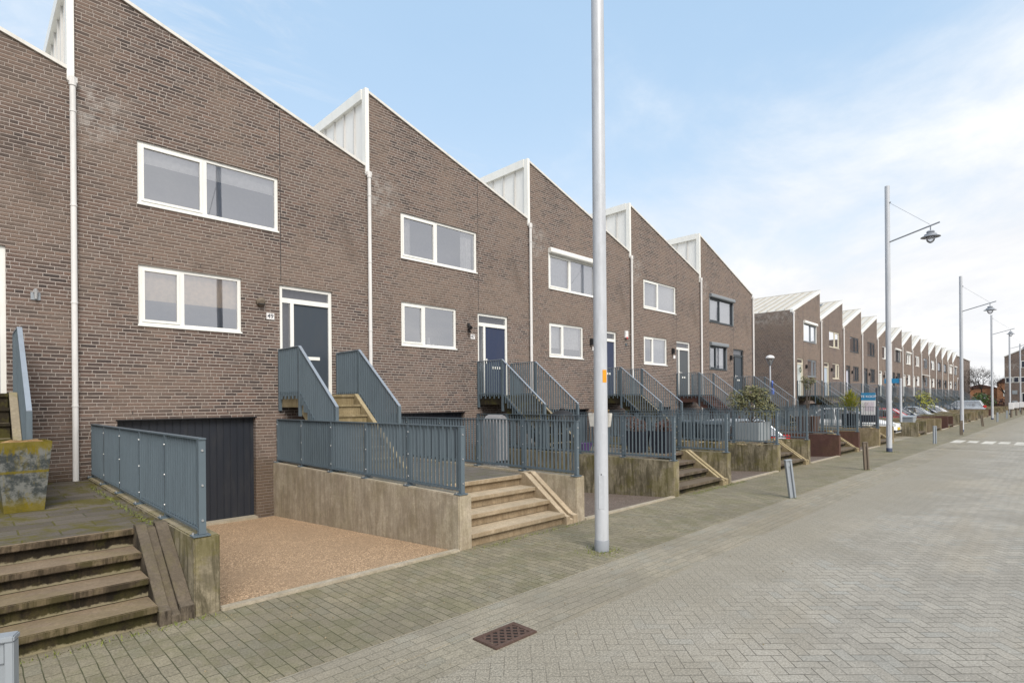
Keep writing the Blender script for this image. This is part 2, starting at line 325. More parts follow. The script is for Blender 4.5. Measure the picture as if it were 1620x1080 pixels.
# ------------------------------------------------------------------ mesh helpers
class MB:
    def __init__(s, mirror=None): s.v = []; s.f = []; s.mi = mirror
    def add(s, vs, fs):
        o = len(s.v); s.v += [tuple(v) for v in vs]; s.f += [tuple(o+i for i in f) for f in fs]; return s
    def box(s, x0, x1, y0, y1, z0, z1):
        if x0 > x1: x0, x1 = x1, x0
        if y0 > y1: y0, y1 = y1, y0
        return s.add([(x0,y0,z0),(x1,y0,z0),(x1,y1,z0),(x0,y1,z0),(x0,y0,z1),(x1,y0,z1),(x1,y1,z1),(x0,y1,z1)],
                     [(0,3,2,1),(4,5,6,7),(0,1,5,4),(1,2,6,5),(2,3,7,6),(3,0,4,7)])
    def quad(s, x0, x1, y, z0, z1):
        return s.add([(x0, y, z0), (x1, y, z0), (x1, y, z1), (x0, y, z1)], [(0, 1, 2, 3)])
    def prism(s, poly, axis, a, b):
        """extrude a 2D polygon along an axis: 'x' -> poly is (y,z); 'y' -> (x,z); 'z' -> (x,y)"""
        def p(u, v, t): return {'x': (t, u, v), 'y': (u, t, v), 'z': (u, v, t)}[axis]
        n = len(poly); vs = [p(u, v, a) for u, v in poly] + [p(u, v, b) for u, v in poly]
        fs = [tuple(range(n)), tuple(range(2*n-1, n-1, -1))] + [(i, i+n, (i+1) % n+n, (i+1) % n) for i in range(n)]
        return s.add(vs, fs)
    def tube(s, p0, p1, r0, r1=None, n=8, cap=True):
        r1 = r0 if r1 is None else r1
        p0, p1 = Vector(p0), Vector(p1); dr = (p1-p0).normalized()
        a = dr.orthogonal().normalized(); b = dr.cross(a)
        vs = [p0+(a*math.cos(t)+b*math.sin(t))*r0 for t in [2*math.pi*i/n for i in range(n)]] + [p1+(a*math.cos(t)+b*math.sin(t))*r1 for t in [2*math.pi*i/n for i in range(n)]]
        fs = [(i, (i+1) % n, (i+1) % n+n, i+n) for i in range(n)]
        if cap: fs += [tuple(range(n-1, -1, -1)), tuple(range(n, 2*n))]
        return s.add(vs, fs)
    def lathe(s, prof, c=(0, 0, 0), n=20):
        vs = []; fs = []
        for r, z in prof: vs += [(c[0]+r*math.cos(2*math.pi*i/n), c[1]+r*math.sin(2*math.pi*i/n), c[2]+z) for i in range(n)]
        for k in range(len(prof)-1): fs += [(k*n+i, k*n+(i+1) % n, (k+1)*n+(i+1) % n, (k+1)*n+i) for i in range(n)]
        fs += [tuple(range(n-1, -1, -1)), tuple(range((len(prof)-1)*n, len(prof)*n))]
        return s.add(vs, fs)
    def build(s, name, mat, parent=None, bevel=0, smooth=False, mesh=None):
        vs = s.v; fs = s.f
        if s.mi is not None: vs = [(s.mi-x, y, z) for x, y, z in vs]
        me = bpy.data.meshes.new(name); me.from_pydata(vs, [], fs); me.materials.append(M[mat] if isinstance(mat, str) else mat)
        bm = bmesh.new(); bm.from_mesh(me); bmesh.ops.recalc_face_normals(bm, faces=bm.faces)
        if bevel:
            es = [e for e in bm.edges if len(e.link_faces) == 2 and e.calc_face_angle(0) > .35]
            bmesh.ops.bevel(bm, geom=es, offset=bevel, segments=2, affect='EDGES', clamp_overlap=True)
        if smooth:
            for f in bm.faces: f.smooth = True
        bm.to_mesh(me); bm.free()
        if smooth and hasattr(me, 'set_sharp_from_angle'): me.set_sharp_from_angle(angle=R(40))
        o = bpy.data.objects.new(name, me); COL.objects.link(o)
        if parent: o.parent = parent
        return o

def tag(o, label=None, cat=None, group=None, kind=None):
    if label: o['label'] = label
    if cat: o['category'] = cat
    if group: o['group'] = group
    if kind: o['kind'] = kind
    return o
def thing(name, loc, rz=0.):
    e = bpy.data.objects.new(name, None); COL.objects.link(e); e.location = loc; e.rotation_euler = (0, 0, rz); e.empty_display_size = .2; return e
def text_mesh(name, txt, size, mat, parent, loc, rot, ext=.002, mirror=False):
    cu = bpy.data.curves.new(name, 'FONT'); cu.body = txt; cu.size = size; cu.align_x = 'CENTER'; cu.align_y = 'CENTER'; cu.extrude = ext; cu.offset = size*.012
    to = bpy.data.objects.new(name+'_tmp', cu); COL.objects.link(to)
    dg = bpy.context.evaluated_depsgraph_get(); me = bpy.data.meshes.new_from_object(to.evaluated_get(dg))
    bpy.data.objects.remove(to); me.materials.clear(); me.materials.append(M[mat])
    o = bpy.data.objects.new(name, me); COL.objects.link(o); o.parent = parent; o.location = loc; o.rotation_euler = rot
    return o

# ------------------------------------------------------------------ setting
FY = 11.64; X0, W1 = 1.351, 5.473; RX, W2, TH = 34.647, 5.53-.17, .016
N1 = range(-1, 5); N2 = range(14)
def sheet(name, poly, z, mat, th=.0, label=None):
    mb = MB()
    if th: mb.prism(poly, 'z', z-th, z)
    else: mb.add([(x, y, z) for x, y in poly], [tuple(range(len(poly)))])
    return tag(mb.build(name, mat), kind='structure')
sheet('ground', [(-2500, -2500), (2500, -2500), (2500, 2500), (-2500, 2500)], -.75, 'soil')
RYE = 3.13
sheet('road', [(-30, -70), (140, -70), (140, RYE), (-30, RYE)], 0, 'road', .3)
sheet('gutter_channel', [(-30, RYE), (140, RYE), (140, 3.53), (-30, 3.53)], -.004, 'gutter', .3)
sheet('road_margin', [(-30, 3.53), (140, 3.53), (140, 3.93), (-30, 3.93)], 0., 'gutter', .3)
sheet('pavement', [(-30, 3.93), (140, 3.93), (140, 5.72+TH*105), (RX, 5.72), (-30, 5.72)], .004, 'pavement', .3)
sheet('side_street', [(28.95, 5.72), (34.3, 5.72), (34.3, 60), (28.95, 60)], 0, 'gutter', .3)
sheet('far_pavement', [(112, 7.4), (220, 9), (220, 80), (112, 80)], 0, 'gutter', .3)
sheet('far_street', [(140, -70), (260, -70), (260, 9), (140, 7.4)], .0, 'road', .3)

# ------------------------------------------------------------------ houses
def wall_holes(mb, xs0, xs1, zbot, ztop, holes, y0=0., depth=.14):
    """front wall in plane y0 with openings (x0,x1,z0,z1) and reveals; ztop(x) gives the sloping top"""
    xs = sorted({xs0, xs1, *[h[0] for h in holes], *[h[1] for h in holes]})
    for a, b in zip(xs, xs[1:]):
        hs = sorted([h for h in holes if h[0] < b-1e-6 and h[1] > a+1e-6], key=lambda h: h[2])
        z = zbot
        for h in hs:
            if h[2] > z+1e-6: mb.add([(a, y0, z), (b, y0, z), (b, y0, h[2]), (a, y0, h[2])], [(0, 1, 2, 3)])
            z = h[3]
        mb.add([(a, y0, z), (b, y0, z), (b, y0, ztop(b)), (a, y0, ztop(a))], [(0, 1, 2, 3)])
    for x0, x1, z0, z1 in holes:
        d = y0+depth
        mb.add([(x0, y0, z0), (x1, y0, z0), (x1, y0, z1), (x0, y0, z1), (x0, d, z0), (x1, d, z0), (x1, d, z1), (x0, d, z1)],
               [(0, 1, 5, 4), (1, 2, 6, 5), (2, 3, 7, 6), (3, 0, 4, 7)])

def make_window(root, mi, x0, x1, z0, z1, split, mat, cover, shutter=None, sill=None):
    """casement + fixed light; window > sash, pane, blind"""
    fw_, y = .062, .035
    mb = MB(mi); f = fw_; s = x0+(x1-x0)*split
    mb.box(x0, x1, y, y+.09, z0, z0+f).box(x0, x1, y, y+.09, z1-f, z1).box(x0, x0+f, y, y+.09, z0+f, z1-f).box(x1-f, x1, y, y+.09, z0+f, z1-f)
    mb.box(s-.04, s+.04, y, y+.09, z0+f, z1-f)
    mb.box(x0-.01, x1+.01, y-.055, y-.003, z0-.022, z0+.008)
    wn = mb.build('window', mat, root)
    mb = MB(mi); a, b, c, d = x0+f, s-.04, z0+f, z1-f; t_ = .042
    mb.box(a, b, y-.018, y+.05, c, c+t_).box(a, b, y-.018, y+.05, d-t_, d).box(a, a+t_, y-.018, y+.05, c+t_, d-t_).box(b-t_, b, y-.018, y+.05, c+t_, d-t_)
    mb.build('sash', mat, wn)
    MB(mi).quad(a+t_, b-t_, y+.02, c+t_, d-t_).build('pane', 'glass', wn)
    MB(mi).quad(s+.04, x1-f, y+.03, c, d).build('pane', 'glass', wn)
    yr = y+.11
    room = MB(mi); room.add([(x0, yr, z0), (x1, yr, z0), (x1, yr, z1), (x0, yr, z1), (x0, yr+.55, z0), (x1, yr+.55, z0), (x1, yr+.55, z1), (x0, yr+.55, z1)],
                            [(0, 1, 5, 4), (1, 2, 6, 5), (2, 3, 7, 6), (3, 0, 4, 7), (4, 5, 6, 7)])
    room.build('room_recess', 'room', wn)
    if cover:
        kind, frac, cm = cover
        if kind == 'blind': MB(mi).box(x0+.03, x1-.03, yr+.02, yr+.03, z1-(z1-z0)*frac, z1).build('blind', cm, wn)
        elif kind == 'half': MB(mi).box(s, x1-.03, yr+.02, yr+.03, z1-(z1-z0)*frac, z1).build('blind', cm, wn)
        elif kind == 'curtain':
            mb = MB(mi)
            for q0, q1 in ((x0+.02, x0+(x1-x0)*frac), (x1-(x1-x0)*frac, x1-.02)):
                n = max(4, int((q1-q0)/.06)); vs = []
                for i in range(n+1):
                    xx = q0+(q1-q0)*i/n; yy = yr+.05+.03*math.sin(i*2.1+x0); vs += [(xx, yy, z0), (xx, yy, z1)]
                mb.add(vs, [(2*i, 2*i+2, 2*i+3, 2*i+1) for i in range(n)])
            mb.build('curtain', cm, wn)
    if sill:
        for (q, h_, r_) in sill:
            MB(mi).lathe([(r_*.6, 0), (r_, h_*.35), (r_*.55, h_*.8), (r_*.7, h_)], (q, yr+.09, z0+.03), 10).build('vase', 'paper', wn, smooth=True)
        mb = MB(mi); rg = random.Random(5)
        for i in range(26):
            qx = x1-.35+rg.gauss(0, .05); mb.tube((qx, yr+.12, z0+.05), (qx+rg.gauss(0, .12), yr+.12+rg.gauss(0, .03), z0+rg.uniform(.3, .8)), .005, .002, 4)
        mb.build('twigs', 'bark', wn)
    if shutter:
        mb = MB(mi); mb.prism([(-.10, z1+.15), (-.13, z1+.11), (-.13, z1+.01), (-.10, z1-.02), (.03, z1-.02), (.03, z1+.15)], 'x', x0-.02, x1+.02)
        mb.build('shutter_box', shutter, root, .008)
        MB(mi).box(x0-.02, x0+.035, -.02, .03, z0, z1-.02).box(x1-.035, x1+.02, -.02, .03, z0, z1-.02).build('shutter_guide', shutter, root)
    return wn

def make_door(root, mi, x0, x1, z0, z1, frame, leaf, slots=0):
    f = .07; y = .04; zt = z1-.36; xs = x0+.24
    mb = MB(mi); mb.box(x0, x0+f, y, y+.1, z0, z1).box(x1-f, x1, y, y+.1, z0, z1).box(x0+f, x1-f, y, y+.1, z1-f, z1).box(x0+f, x1-f, y, y+.1, zt, zt+.1).box(x0+f, x1-f, y-.02, y+.1, z0, z0+.04)
    mb.box(xs, xs+.075, y, y+.1, z0+.04, zt)
    fr = mb.build('door', frame, root)
    lf = MB(mi).box(xs+.075, x1-f, y+.035, y+.075, z0+.04, zt).build('door_leaf', leaf, fr)
    MB(mi).quad(x0+f, xs, y+.03, z0+.04, zt).build('side_light', 'glass_low', fr)
    MB(mi).quad(x0+f, x1-f, y+.03, zt+.1, z1-f).build('transom_light', 'glass_low', fr)
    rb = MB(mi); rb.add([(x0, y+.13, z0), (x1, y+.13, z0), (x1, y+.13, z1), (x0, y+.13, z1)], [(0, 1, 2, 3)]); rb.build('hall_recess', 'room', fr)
    hz = z0+1.03
    MB(mi).box(xs+.12, xs+.16, y+.02, y+.034, hz-.09, hz+.05).tube((xs+.14, y+.034, hz), (xs+.14, y-.02, hz), .009).tube((xs+.14, y-.015, hz), (xs+.26, y-.015, hz), .010).build('handle', 'white', fr)
    MB(mi).box(xs+.33, xs+.66, y+.02, y+.034, z0+.80, z0+.87).build('letter_slot', 'white', fr)
    return fr

def stair_railing(mi, x, yl, ye, zl, ze, far_h=.98, top_off=.95, base_off=-.02):
    """railing in the plane x: level part along the landing then sloping down the flight. y measured from facade towards street (negative)"""
    def top(yy):
        return zl+top_off if yy > yl else zl+top_off+(yy-yl)*(zl-ze)/(yl-ye)
    def bot(yy):
        return zl+base_off if yy > yl else zl+base_off-.10+(yy-yl)*(zl-ze)/(yl-ye)
    mb = MB(mi); y = -.06; n = 0
    while y > ye:
        mb.box(x-.024, x+.024, y-.004, y+.004, bot(y)-(.06 if n % 2 else 0), top(y)-.008); y -= .088; n += 1
    bars = ('bars', mb, 'rail')
    mb = MB(mi)
    e = .007
    mb.prism([(-.02, zl+top_off-e), (yl, zl+top_off-e), (ye-.02, top(ye)-e), (ye-.02, top(ye)+e), (yl, zl+top_off+e), (-.02, zl+top_off+e)], 'x', x-.028, x+.028)
    tr = ('top_rail', mb, 'rail_top')
    mb = MB(mi)
    mb.prism([(-.02, zl+base_off+.05), (yl, zl+base_off+.05), (ye, bot(ye)+.05), (ye, bot(ye)+.09), (yl, zl+base_off+.09), (-.02, zl+base_off+.09)], 'x', x-.008, x+.008)
    lo = ('lower_rail', mb, 'rail')
    mb = MB(mi)
    for py in (-.04, yl+.0, ye+.0): mb.box(x-.03, x+.03, py-.022, py+.022, bot(py)-(.30 if py > ye+.1 else .62), top(py)-.01)
    return [bars, tr, lo, ('posts', mb, 'rail')]

def make_stair(root, mi, x0, x1, mat, slot_mat='rail'):
    zl, yl = 2.10, -.98; nr = 7; r = (zl-.68)/nr; tr = .262
    st = thing('staircase', (0, 0, 0)); st.parent = root
    # landing and flight: stepped top, sloping soffit
    poly = [(0, zl), (yl, zl)]
    y, z = yl, zl
    for i in range(nr):
        z -= r; poly.append((y, z))
        if i < nr-1: y -= tr; poly.append((y, z))
    ye = y
    poly += [(y+.10, .68), (yl+.16, zl-.22), (-.0, zl-.22)]
    MB(mi).prism(poly, 'x', x0+.10, x1-.10).build('flight', mat, st, .004)
    slope = r/tr
    mb = MB(mi)
    side = [(0, zl+.02), (yl-.02, zl+.02), (ye-.26, .70), (ye-.26, .68), (ye+.10, .68), (yl+.16, zl-.25), (0, zl-.25)]
    mb.prism(side, 'x', x0, x0+.09).prism(side, 'x', x1-.09, x1)
    mb.build('stringer', mat, st, .006)
    mb = MB(mi); z = zl-.005
    mb.box(x0+.1, x1-.1, yl-.03, yl-.001, zl-.045, zl+.004)
    for i in range(nr-1): mb.box(x0+.1, x1-.1, yl-tr*(i+1)-.03, yl-tr*(i+1)-.001, zl-r*(i+1)-.04, zl-r*(i+1)+.003)
    mb.build('nosing', mat, st)
    for sx in (x0-.03, x1+.03):
        parts = stair_railing(mi, sx, yl-.02, ye+.06, zl, zl+(ye+.06-yl-.02)*slope)
        base = MB(mi); base.v = parts[0][1].v; base.f = parts[0][1].f
        for p in parts[3:]: base.add(p[1].v, p[1].f)
        pr = base.build('stair_railing', 'rail', st)
        for nme, mbb, mt in parts[1:3]:
            mbb.v = [(a, b, c) for a, b, c in mbb.v]
            o = mbb.build(nme, mt, st)
    return st

def house(root_loc, rz, Wd, mi, o, name_i):
    root = thing('brick_house', root_loc, rz); tag(root, o['label'], 'house', o['group'])
    zg, zp = o.get('zg', 7.44), o.get('zp', 9.21)
    W_ = Wd
    def zt(u): return zp+(zg-zp)*u/W_
    uw = (.872, 3.352, 5.50, 6.62); lw = (.872, 2.605, 3.345, 4.42); ddx = o.get('ddx', 0.); dr = (3.362+ddx, 4.53+ddx, 2.07, 4.41); ga = (.55, 2.86, -.62, 1.66)
    mb = MB(mi); g_ = .0015
    wall_holes(mb, g_, W_-g_, -.72, zt, [uw, lw, dr, ga], 0., .14)
    # sides and back so the house is a closed volume
    D = 9.5
    mb.add([(g_, 0, -.72), (g_, D, -.72), (g_, D, zp), (g_, 0, zp)], [(0, 1, 2, 3)])
    mb.add([(W_-g_, 0, -.72), (W_-g_, D, -.72), (W_-g_, D, zg), (W_-g_, 0, zg)], [(0, 1, 2, 3)])
    mb.add([(g_, D, -.72), (W_-g_, D, -.72), (W_-g_, D, zg), (g_, D, zp)], [(0, 1, 2, 3)])
    mb.build('wall', 'brick', root)
    # roof with seams
    mb = MB(mi); dz = .05
    mb.prism([(0.02, zp-.03), (W_-.02, zg-.03), (W_-.02, zg+.02), (0.02, zp+.02)], 'y', .05, D+.1)
    n = 19
    for i in range(n):
        yy = .45+i*(D-.6)/(n-1); a = .05
        if i == 0: rf = mb.build('roof', 'roof', root); mb = MB(mi)
        mb.prism([(a, zt(a)+.015), (W_-a, zt(W_-a)+.015), (W_-a, zt(W_-a)+.085), (a, zt(a)+.085)], 'y', yy-.018, yy+.018)
    mb.build('seams', 'seam', rf)
    if o.get('solar'):
        for i in range(3):
            y0 = 1.0+i*1.75; mb = MB(mi)
            mb.prism([(1.0, zt(1.0)+.13), (3.9, zt(3.9)+.13), (3.9, zt(3.9)+.17), (1.0, zt(1.0)+.17)], 'y', y0, y0+1.62)
            mb.build('solar_panel', 'panel', rf)
    tw = .02 if mi is None else .13
    mb = MB(mi); mb.prism([(-.0, zp-tw), (W_, zg-tw), (W_, zg+.04), (-.0, zp+.04)], 'y', -.035, .12); mb.build('roof_trim', 'zinc' if mi is None else 'white', root)
    # exposed upper gable above the neighbour's valley
    if mi is None:
        MB().box(-.10, -.002, -.043, .117, zg-.17, zp+.08).build('corner_post', 'white', root, .006)
        mb = MB(); mb.box(-.03, -.004, .12, D, zg-.10, zp+.02); cl_ = mb.build('gable_cladding', 'clad', root)
        mb = MB()
        for i in range(18): mb.box(-.065, -.03, .55+i*.5, .59+i*.5, zg-.1, zp-.14)
        mb.build('cladding_rib', 'clad_rib', cl_)
        MB().box(-.12, .02, .12, D, zp-.15, zp+.09).build('ridge_cap', 'white', cl_)
    else:
        mb = MB(mi); mb.box(-.03, -.004, .0, D, zg-.10, zp+.02); mb.build('gable_cladding', 'clad', root)
        MB(mi).box(-.06, .03, -.02, D, zp-.06, zp+.09).build('ridge_cap', 'zinc', root)
    # rainwater pipe at the low end
    def pipe(px, pname='downpipe'):
        mb = MB(mi); zb = .66 if o.get('pipe_to_terrace', True) else -.3
        mb.tube((px, -.075, zb), (px, -.075, zg-.12), .043, n=12, cap=True)
        dp = mb.build(pname, 'pipe', root, smooth=True)
        for z in (1.9, 3.6, 5.2, 6.75): MB(mi).tube((px, -.075, z), (px, -.075, z+.03), .050, n=12).build('pipe_collar', 'pipe', dp, smooth=True)
        MB(mi).tube((px, -.075, zg-.26), (px, -.075, zg-.12), .055, n=12).box(px-.06, px+.06, -.10, -.001, zg-.20, zg-.12).build('outlet', 'pipe', dp)
        for z in (1.7, 4.4, 6.2): MB(mi).box(px-.012, px+.012, -.04, .01, z-.01, z+.01).build('bracket', 'pipe', dp)
    pipe(W_-.03 if not o.get('last') else W_-.05)
    # movement joint, vents over the openings
    mb = MB(mi); mb.box(3.385, 3.397, -.0025, .001, 4.46, zt(3.39)-.08); mb.build('movement_joint', 'black', root)
    def vent(q, z): MB(mi).box(q, q+.011, -.002, .002, z, z+.06).build('weep_vent', 'black', root)
    if mi is None:
        for (a, b, c_, e) in (uw, lw, dr, ga):
            q = a+.22
            while q < b: vent(q, e+.10); q += .78
        for q in (1.0, 2.6, 4.1): vent(q, zt(q)-.55)
    make_window(root, mi, *uw, .44, o['frame'], o.get('cu'), o.get('shut_u'))
    make_window(root, mi, *lw, .40, o['frame'], o.get('cl'), o.get('shut_l'), o.get('sill'))
    make_door(root, mi, *dr, o.get('dframe', o['frame']), o['door'])
    if o.get('wreath'):
        mb = MB(mi); cxx, cz = 4.05, 3.72
        for i in range(40):
            a_ = i*math.pi/20; mb.tube((cxx+.12*math.cos(a_), -.0, cz+.12*math.sin(a_)), (cxx+.17*math.cos(a_+.3), -.03, cz+.17*math.sin(a_+.3)), .02, .006, 4)
        mb.build('door_wreath', 'wreath', root)
    # garage door: ribbed steel
    mb = MB(mi); x = ga[0]
    while x < ga[1]-.01:
        mb.box(x, min(x+.105, ga[1]), .125, .16, ga[2], ga[3]); mb.box(x+.105, min(x+.125, ga[1]), .137, .16, ga[2], ga[3]); x += .125
    mb.build('garage_door', o.get('gar', 'garage'), root)
    MB(mi).box(ga[0]-.02, ga[1]+.02, -.012, .10, ga[3]-.006, ga[3]+.012).build('garage_lintel', 'black', root)
    MB(mi).box(ga[0], ga[1], -.10, .125, -.385, -.325).build('garage_sill', 'kerb', root)
    # wall lamp and number plate
    if o.get('lamp') == 'round':
        mb = MB(mi); mb.tube((2.965, -.07, 3.99), (2.965, -.0, 3.99), .085, .085, 16); mb.tube((2.965, -.10, 3.98), (2.965, -.07, 3.99), .05, .085, 16)
        l_ = mb.build('wall_lamp', 'rusty_post', root, smooth=True); 
        MB(mi).box(2.90, 3.03, -.11, -.06, 3.935, 3.95).build('lamp_grille', 'black', l_)
    elif o.get('lamp') == 'hook':
        MB(mi).box(4.90, 5.02, -.012, -.001, 3.61, 3.73).build('wall_lamp', 'steel', root)
        MB(mi).tube((4.96, -.05, 3.78), (4.96, -.05, 3.62), .028, .02, 10).box(4.93, 4.99, -.06, -.01, 3.72, 3.76).build('lamp_body', 'bolt', root)
    elif o.get('lamp') == 'spot':
        MB(mi).tube((3.02, -.02, 4.02), (2.97, -.16, 3.93), .045, .05, 12).box(2.98, 3.05, -.03, 0, 3.98, 4.08).tube((3.02, -.02, 3.90), (2.97, -.12, 3.83), .03, .035, 10).build('wall_lamp', 'black', root)
    else:
        MB(mi).box(2.95, 3.05, -.10, -.001, 3.84, 4.06).box(2.97, 3.03, -.12, -.10, 3.88, 4.02).build('wall_lamp', 'black', root)
    if o.get('num') is not None:
        pl_ = MB(mi).box(3.09, 3.245, -.014, -.001, 3.66, 3.79).build('number_plate', 'paper', root)
        if o['num']: text_mesh('number', o['num'], .125, 'ink', pl_, (3.168, -.0155, 3.724), (R(90), 0, 0), .001)
    if o.get('alarm'): 
        al = MB(mi).box(5.03, 5.20, -.07, -.001, 4.24, 4.50).build('alarm_box', 'paper', root, .01)
        MB(mi).box(5.07, 5.16, -.075, -.07, 4.21, 4.28).build('alarm_light', 'tail', al)
        MB(mi).box(5.08, 5.15, -.03, -.001, 3.96, 4.04).build('wall_socket', 'bin', root)
    if o.get('awning'):
        MB(mi).prism([(-.02, 4.62), (-.55, 4.50), (-.55, 4.56), (-.02, 4.72)], 'x', 2.9, 5.0).build('door_canopy', 'white', root)
    make_stair(root, mi, 3.37+ddx, 4.60+ddx, o.get('stair', 'stair'))
    return root

row1 = {
 -1: dict(label='brick house at the left edge, only the strip left of the first downpipe seen', frame='white', door='navy', lamp='hook', ddx=.08, stair='stair_old', gar='garage'),
 0: dict(label='brick house number 49 with slate door and orange gravel driveway', frame='white', door='slate', lamp='round', num='49', cu=('blind', .30, 'blind'), cl=('blind', .56, 'beige_blind')),
 1: dict(label='brick house number 47 with navy front door and black spot lamp', frame='white', door='navy', lamp='spot', num='47', sill=[(1.05, .14, .06), (1.65, .38, .07), (1.85, .24, .06), (2.0, .10, .05)], cu=('curtain', .17, 'blind'), stair='stair_old'),
 2: dict(label='brick house with white shutter box and alarm box, partly behind the nearest lamp post', frame='white', door='navy', num='', cu=('blind', .98, 'net'), cl=('blind', .72, 'blind'), shut_u='white', alarm=True, stair='stair_old'),
 3: dict(label='brick house with grey front door in a white frame and reddish brown staircase', frame='white', door='grey_door', num='', cu=('blind', .98, 'net'), cl=('half', .98, 'net'), stair='conc_brown'),
 4: dict(label='brick house with dark window frames and shutter boxes ending the near row', frame='dark_frame', door='slate', cu=('blind', .98, 'net'), cl=('half', .8, 'blind'), shut_u='grey_frame', shut_l='grey_frame', last=True, zg=7.30, stair='stair_old'),
}
G1 = 'near row of sawtooth brick houses'; G2 = 'far row of sawtooth brick houses'
for k in N1:
    o = row1[k]; o['group'] = G1; o['pipe_to_terrace'] = True
    house((X0+k*W1, FY, 0), 0, W1 if k < 4 else W1+.18, None, o, k+50)

ordn = ['first', 'second', 'third', 'fourth', 'fifth', 'sixth', 'seventh', 'eighth', 'ninth', 'tenth', 'eleventh', 'twelfth', 'thirteenth', 'fourteenth']
fr2 = ['grey_frame', 'cream', 'dark_frame', 'dark_frame', 'white', 'dark_frame', 'white', 'white', 'grey_frame', 'white', 'dark_frame', 'dark_frame', 'white', 'grey_frame']
dr2 = ['mint_door', 'pale_door', 'lilac_door', 'grey_door', 'mint_door', 'slate', 'mint_door', 'mint_door', 'slate', 'mint_door', 'navy', 'slate', 'grey_door', 'mint_door']
ex2 = ['at the side street corner, wreath on its pale door', 'cream window frames, pale blue door and solar panels', 'dark window frames, pale lilac door and solar panels', 'dark window frames and a grey door under a plain roof', 'white window frames, half hidden behind the second tall lamp post', 'dark upper window under a white shutter box', 'white window frames under a white shutter box', 'white window frames and plain white upper window', 'grey upper window frame and a white door canopy', 'white windows above the yellow flowering shrub', 'dark window frames and a navy door', 'dark windows, next to the last two shuttered ones', 'white shutter box, last but one in the far row', 'grey frames and shutter box, last gable of the far row']
def row2(u, yy=0., z=0.):
    return (RX+u*math.cos(TH)-yy*math.sin(TH), FY+u*math.sin(TH)+yy*math.cos(TH), z)
for k in N2:
    o = dict(label='%s far row house, %s' % (ordn[k], ex2[k]), group=G2, frame=fr2[k], dframe=('dark_frame' if k == 2 else fr2[k] if k else 'cream'), door=dr2[k],
             zg=7.20, zp=9.00, solar=k in (1, 2), wreath=k == 0, awning=k == 8, shut_u='white' if k in (0, 5, 6, 12, 13) else None,
             cu=random.choice([('blind', .95, 'net'), ('curtain', .3, 'net'), ('half', .95, 'blind')]), cl=random.choice([('blind', .6, 'blind'), ('curtain', .25, 'net'), ('half', .95, 'net')]),
             stair='conc_tan' if k % 3 else 'stair_old', gar='garage_light' if k % 2 else 'garage')
    house(row2(k*W2), TH, W2, W2, o, k)
# mirrored rows show the corner downpipe on their first side
root = thing('row_end_block', row2(14*W2+.05), TH); tag(root, 'plain brick block with a flat top closing the far end of the row', 'building')
mb = MB(); mb.box(0, 21, .3, 10, -.7, 8.6); mb.build('wall', 'brick', root)
MB().box(-.0, 21.1, .2, 10.1, 8.6, 8.7).build('roof_trim', 'zinc', root)
mb = MB(); mb.box(2.5, 3.6, .23, .28, 2.2, 5.2); f = mb.build('window', 'white', root); MB().box(2.6, 3.5, .21, .23, 2.3, 5.1).build('pane', 'glass', f)

# ------------------------------------------------------------------ terraces, driveways, railings
def wedge(mb, x0, x1, ya, yb, zb_a, zb_b, zt):
    mb.add([(x0, ya, zb_a), (x1, ya, zb_a), (x1, yb, zb_b), (x0, yb, zb_b), (x0, ya, zt), (x1, ya, zt), (x1, yb, zt), (x0, yb, zt)],
           [(0, 3, 2, 1), (4, 5, 6, 7), (0, 1, 5, 4), (1, 2, 6, 5), (2, 3, 7, 6), (3, 0, 4, 7)])
def terrace(loc, rz, mi, wallm, stepm, slabm, label, group, lwm=None):
    """local origin = house boundary at the facade; street is -y"""
    root = thing('front_terrace', loc, rz); tag(root, label, 'terrace', group)
    YF = -6.04
    a, b = 3.20, 5.82
    MB(mi).box(a, a+.22, YF, -.002, -.62, .72).build('retaining_wall', lwm or wallm, root, .012)
    MB(mi).box(b-.22, b, YF, -.002, -.62, .72).build('retaining_wall', wallm, root, .012)
    yb = YF+.99
    MB(mi).box(a+.222, b-.222, yb, -.003, .40, .682).build('paving', slabm, root)
    # four steps between wall and cheek
    r = .7/4; tr = .31; x0, x1 = a+.222, b-.50
    poly = [(yb+.05, .71), (YF+3*tr, .71)]
    for i in range(4):
        z1 = .705-i*r; y0 = YF+(3-i)*tr
        MB(mi).box(x0, x1, y0, (y0+tr+.05) if i else yb-.002, z1-.06, z1).build('step_tread', stepm, root, .007)
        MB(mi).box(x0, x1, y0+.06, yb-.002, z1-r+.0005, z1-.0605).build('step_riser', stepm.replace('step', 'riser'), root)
    # sloping cheek with a bicycle channel
    def slab(xa, xb, h): return [(YF-.03, 0.0), (YF-.03, .13+h), (YF+.06, .15+h), (yb-.10, .74+h*.6), (yb, .74+h*.6), (yb, 0.)]
    mb = MB(mi); c0, c1 = b-.498, b-.222
    mb.prism(slab(0, 0, 0), 'x', c0, c0+.09).prism(slab(0, 0, -.055), 'x', c0+.09, c0+.165).prism(slab(0, 0, 0), 'x', c0+.165, c1-.002)
    mb.build('wheel_ramp', 'ramp_old' if stepm == 'step_old' else 'stair' if stepm == 'step_dark' else stepm, root, .004)
    return root

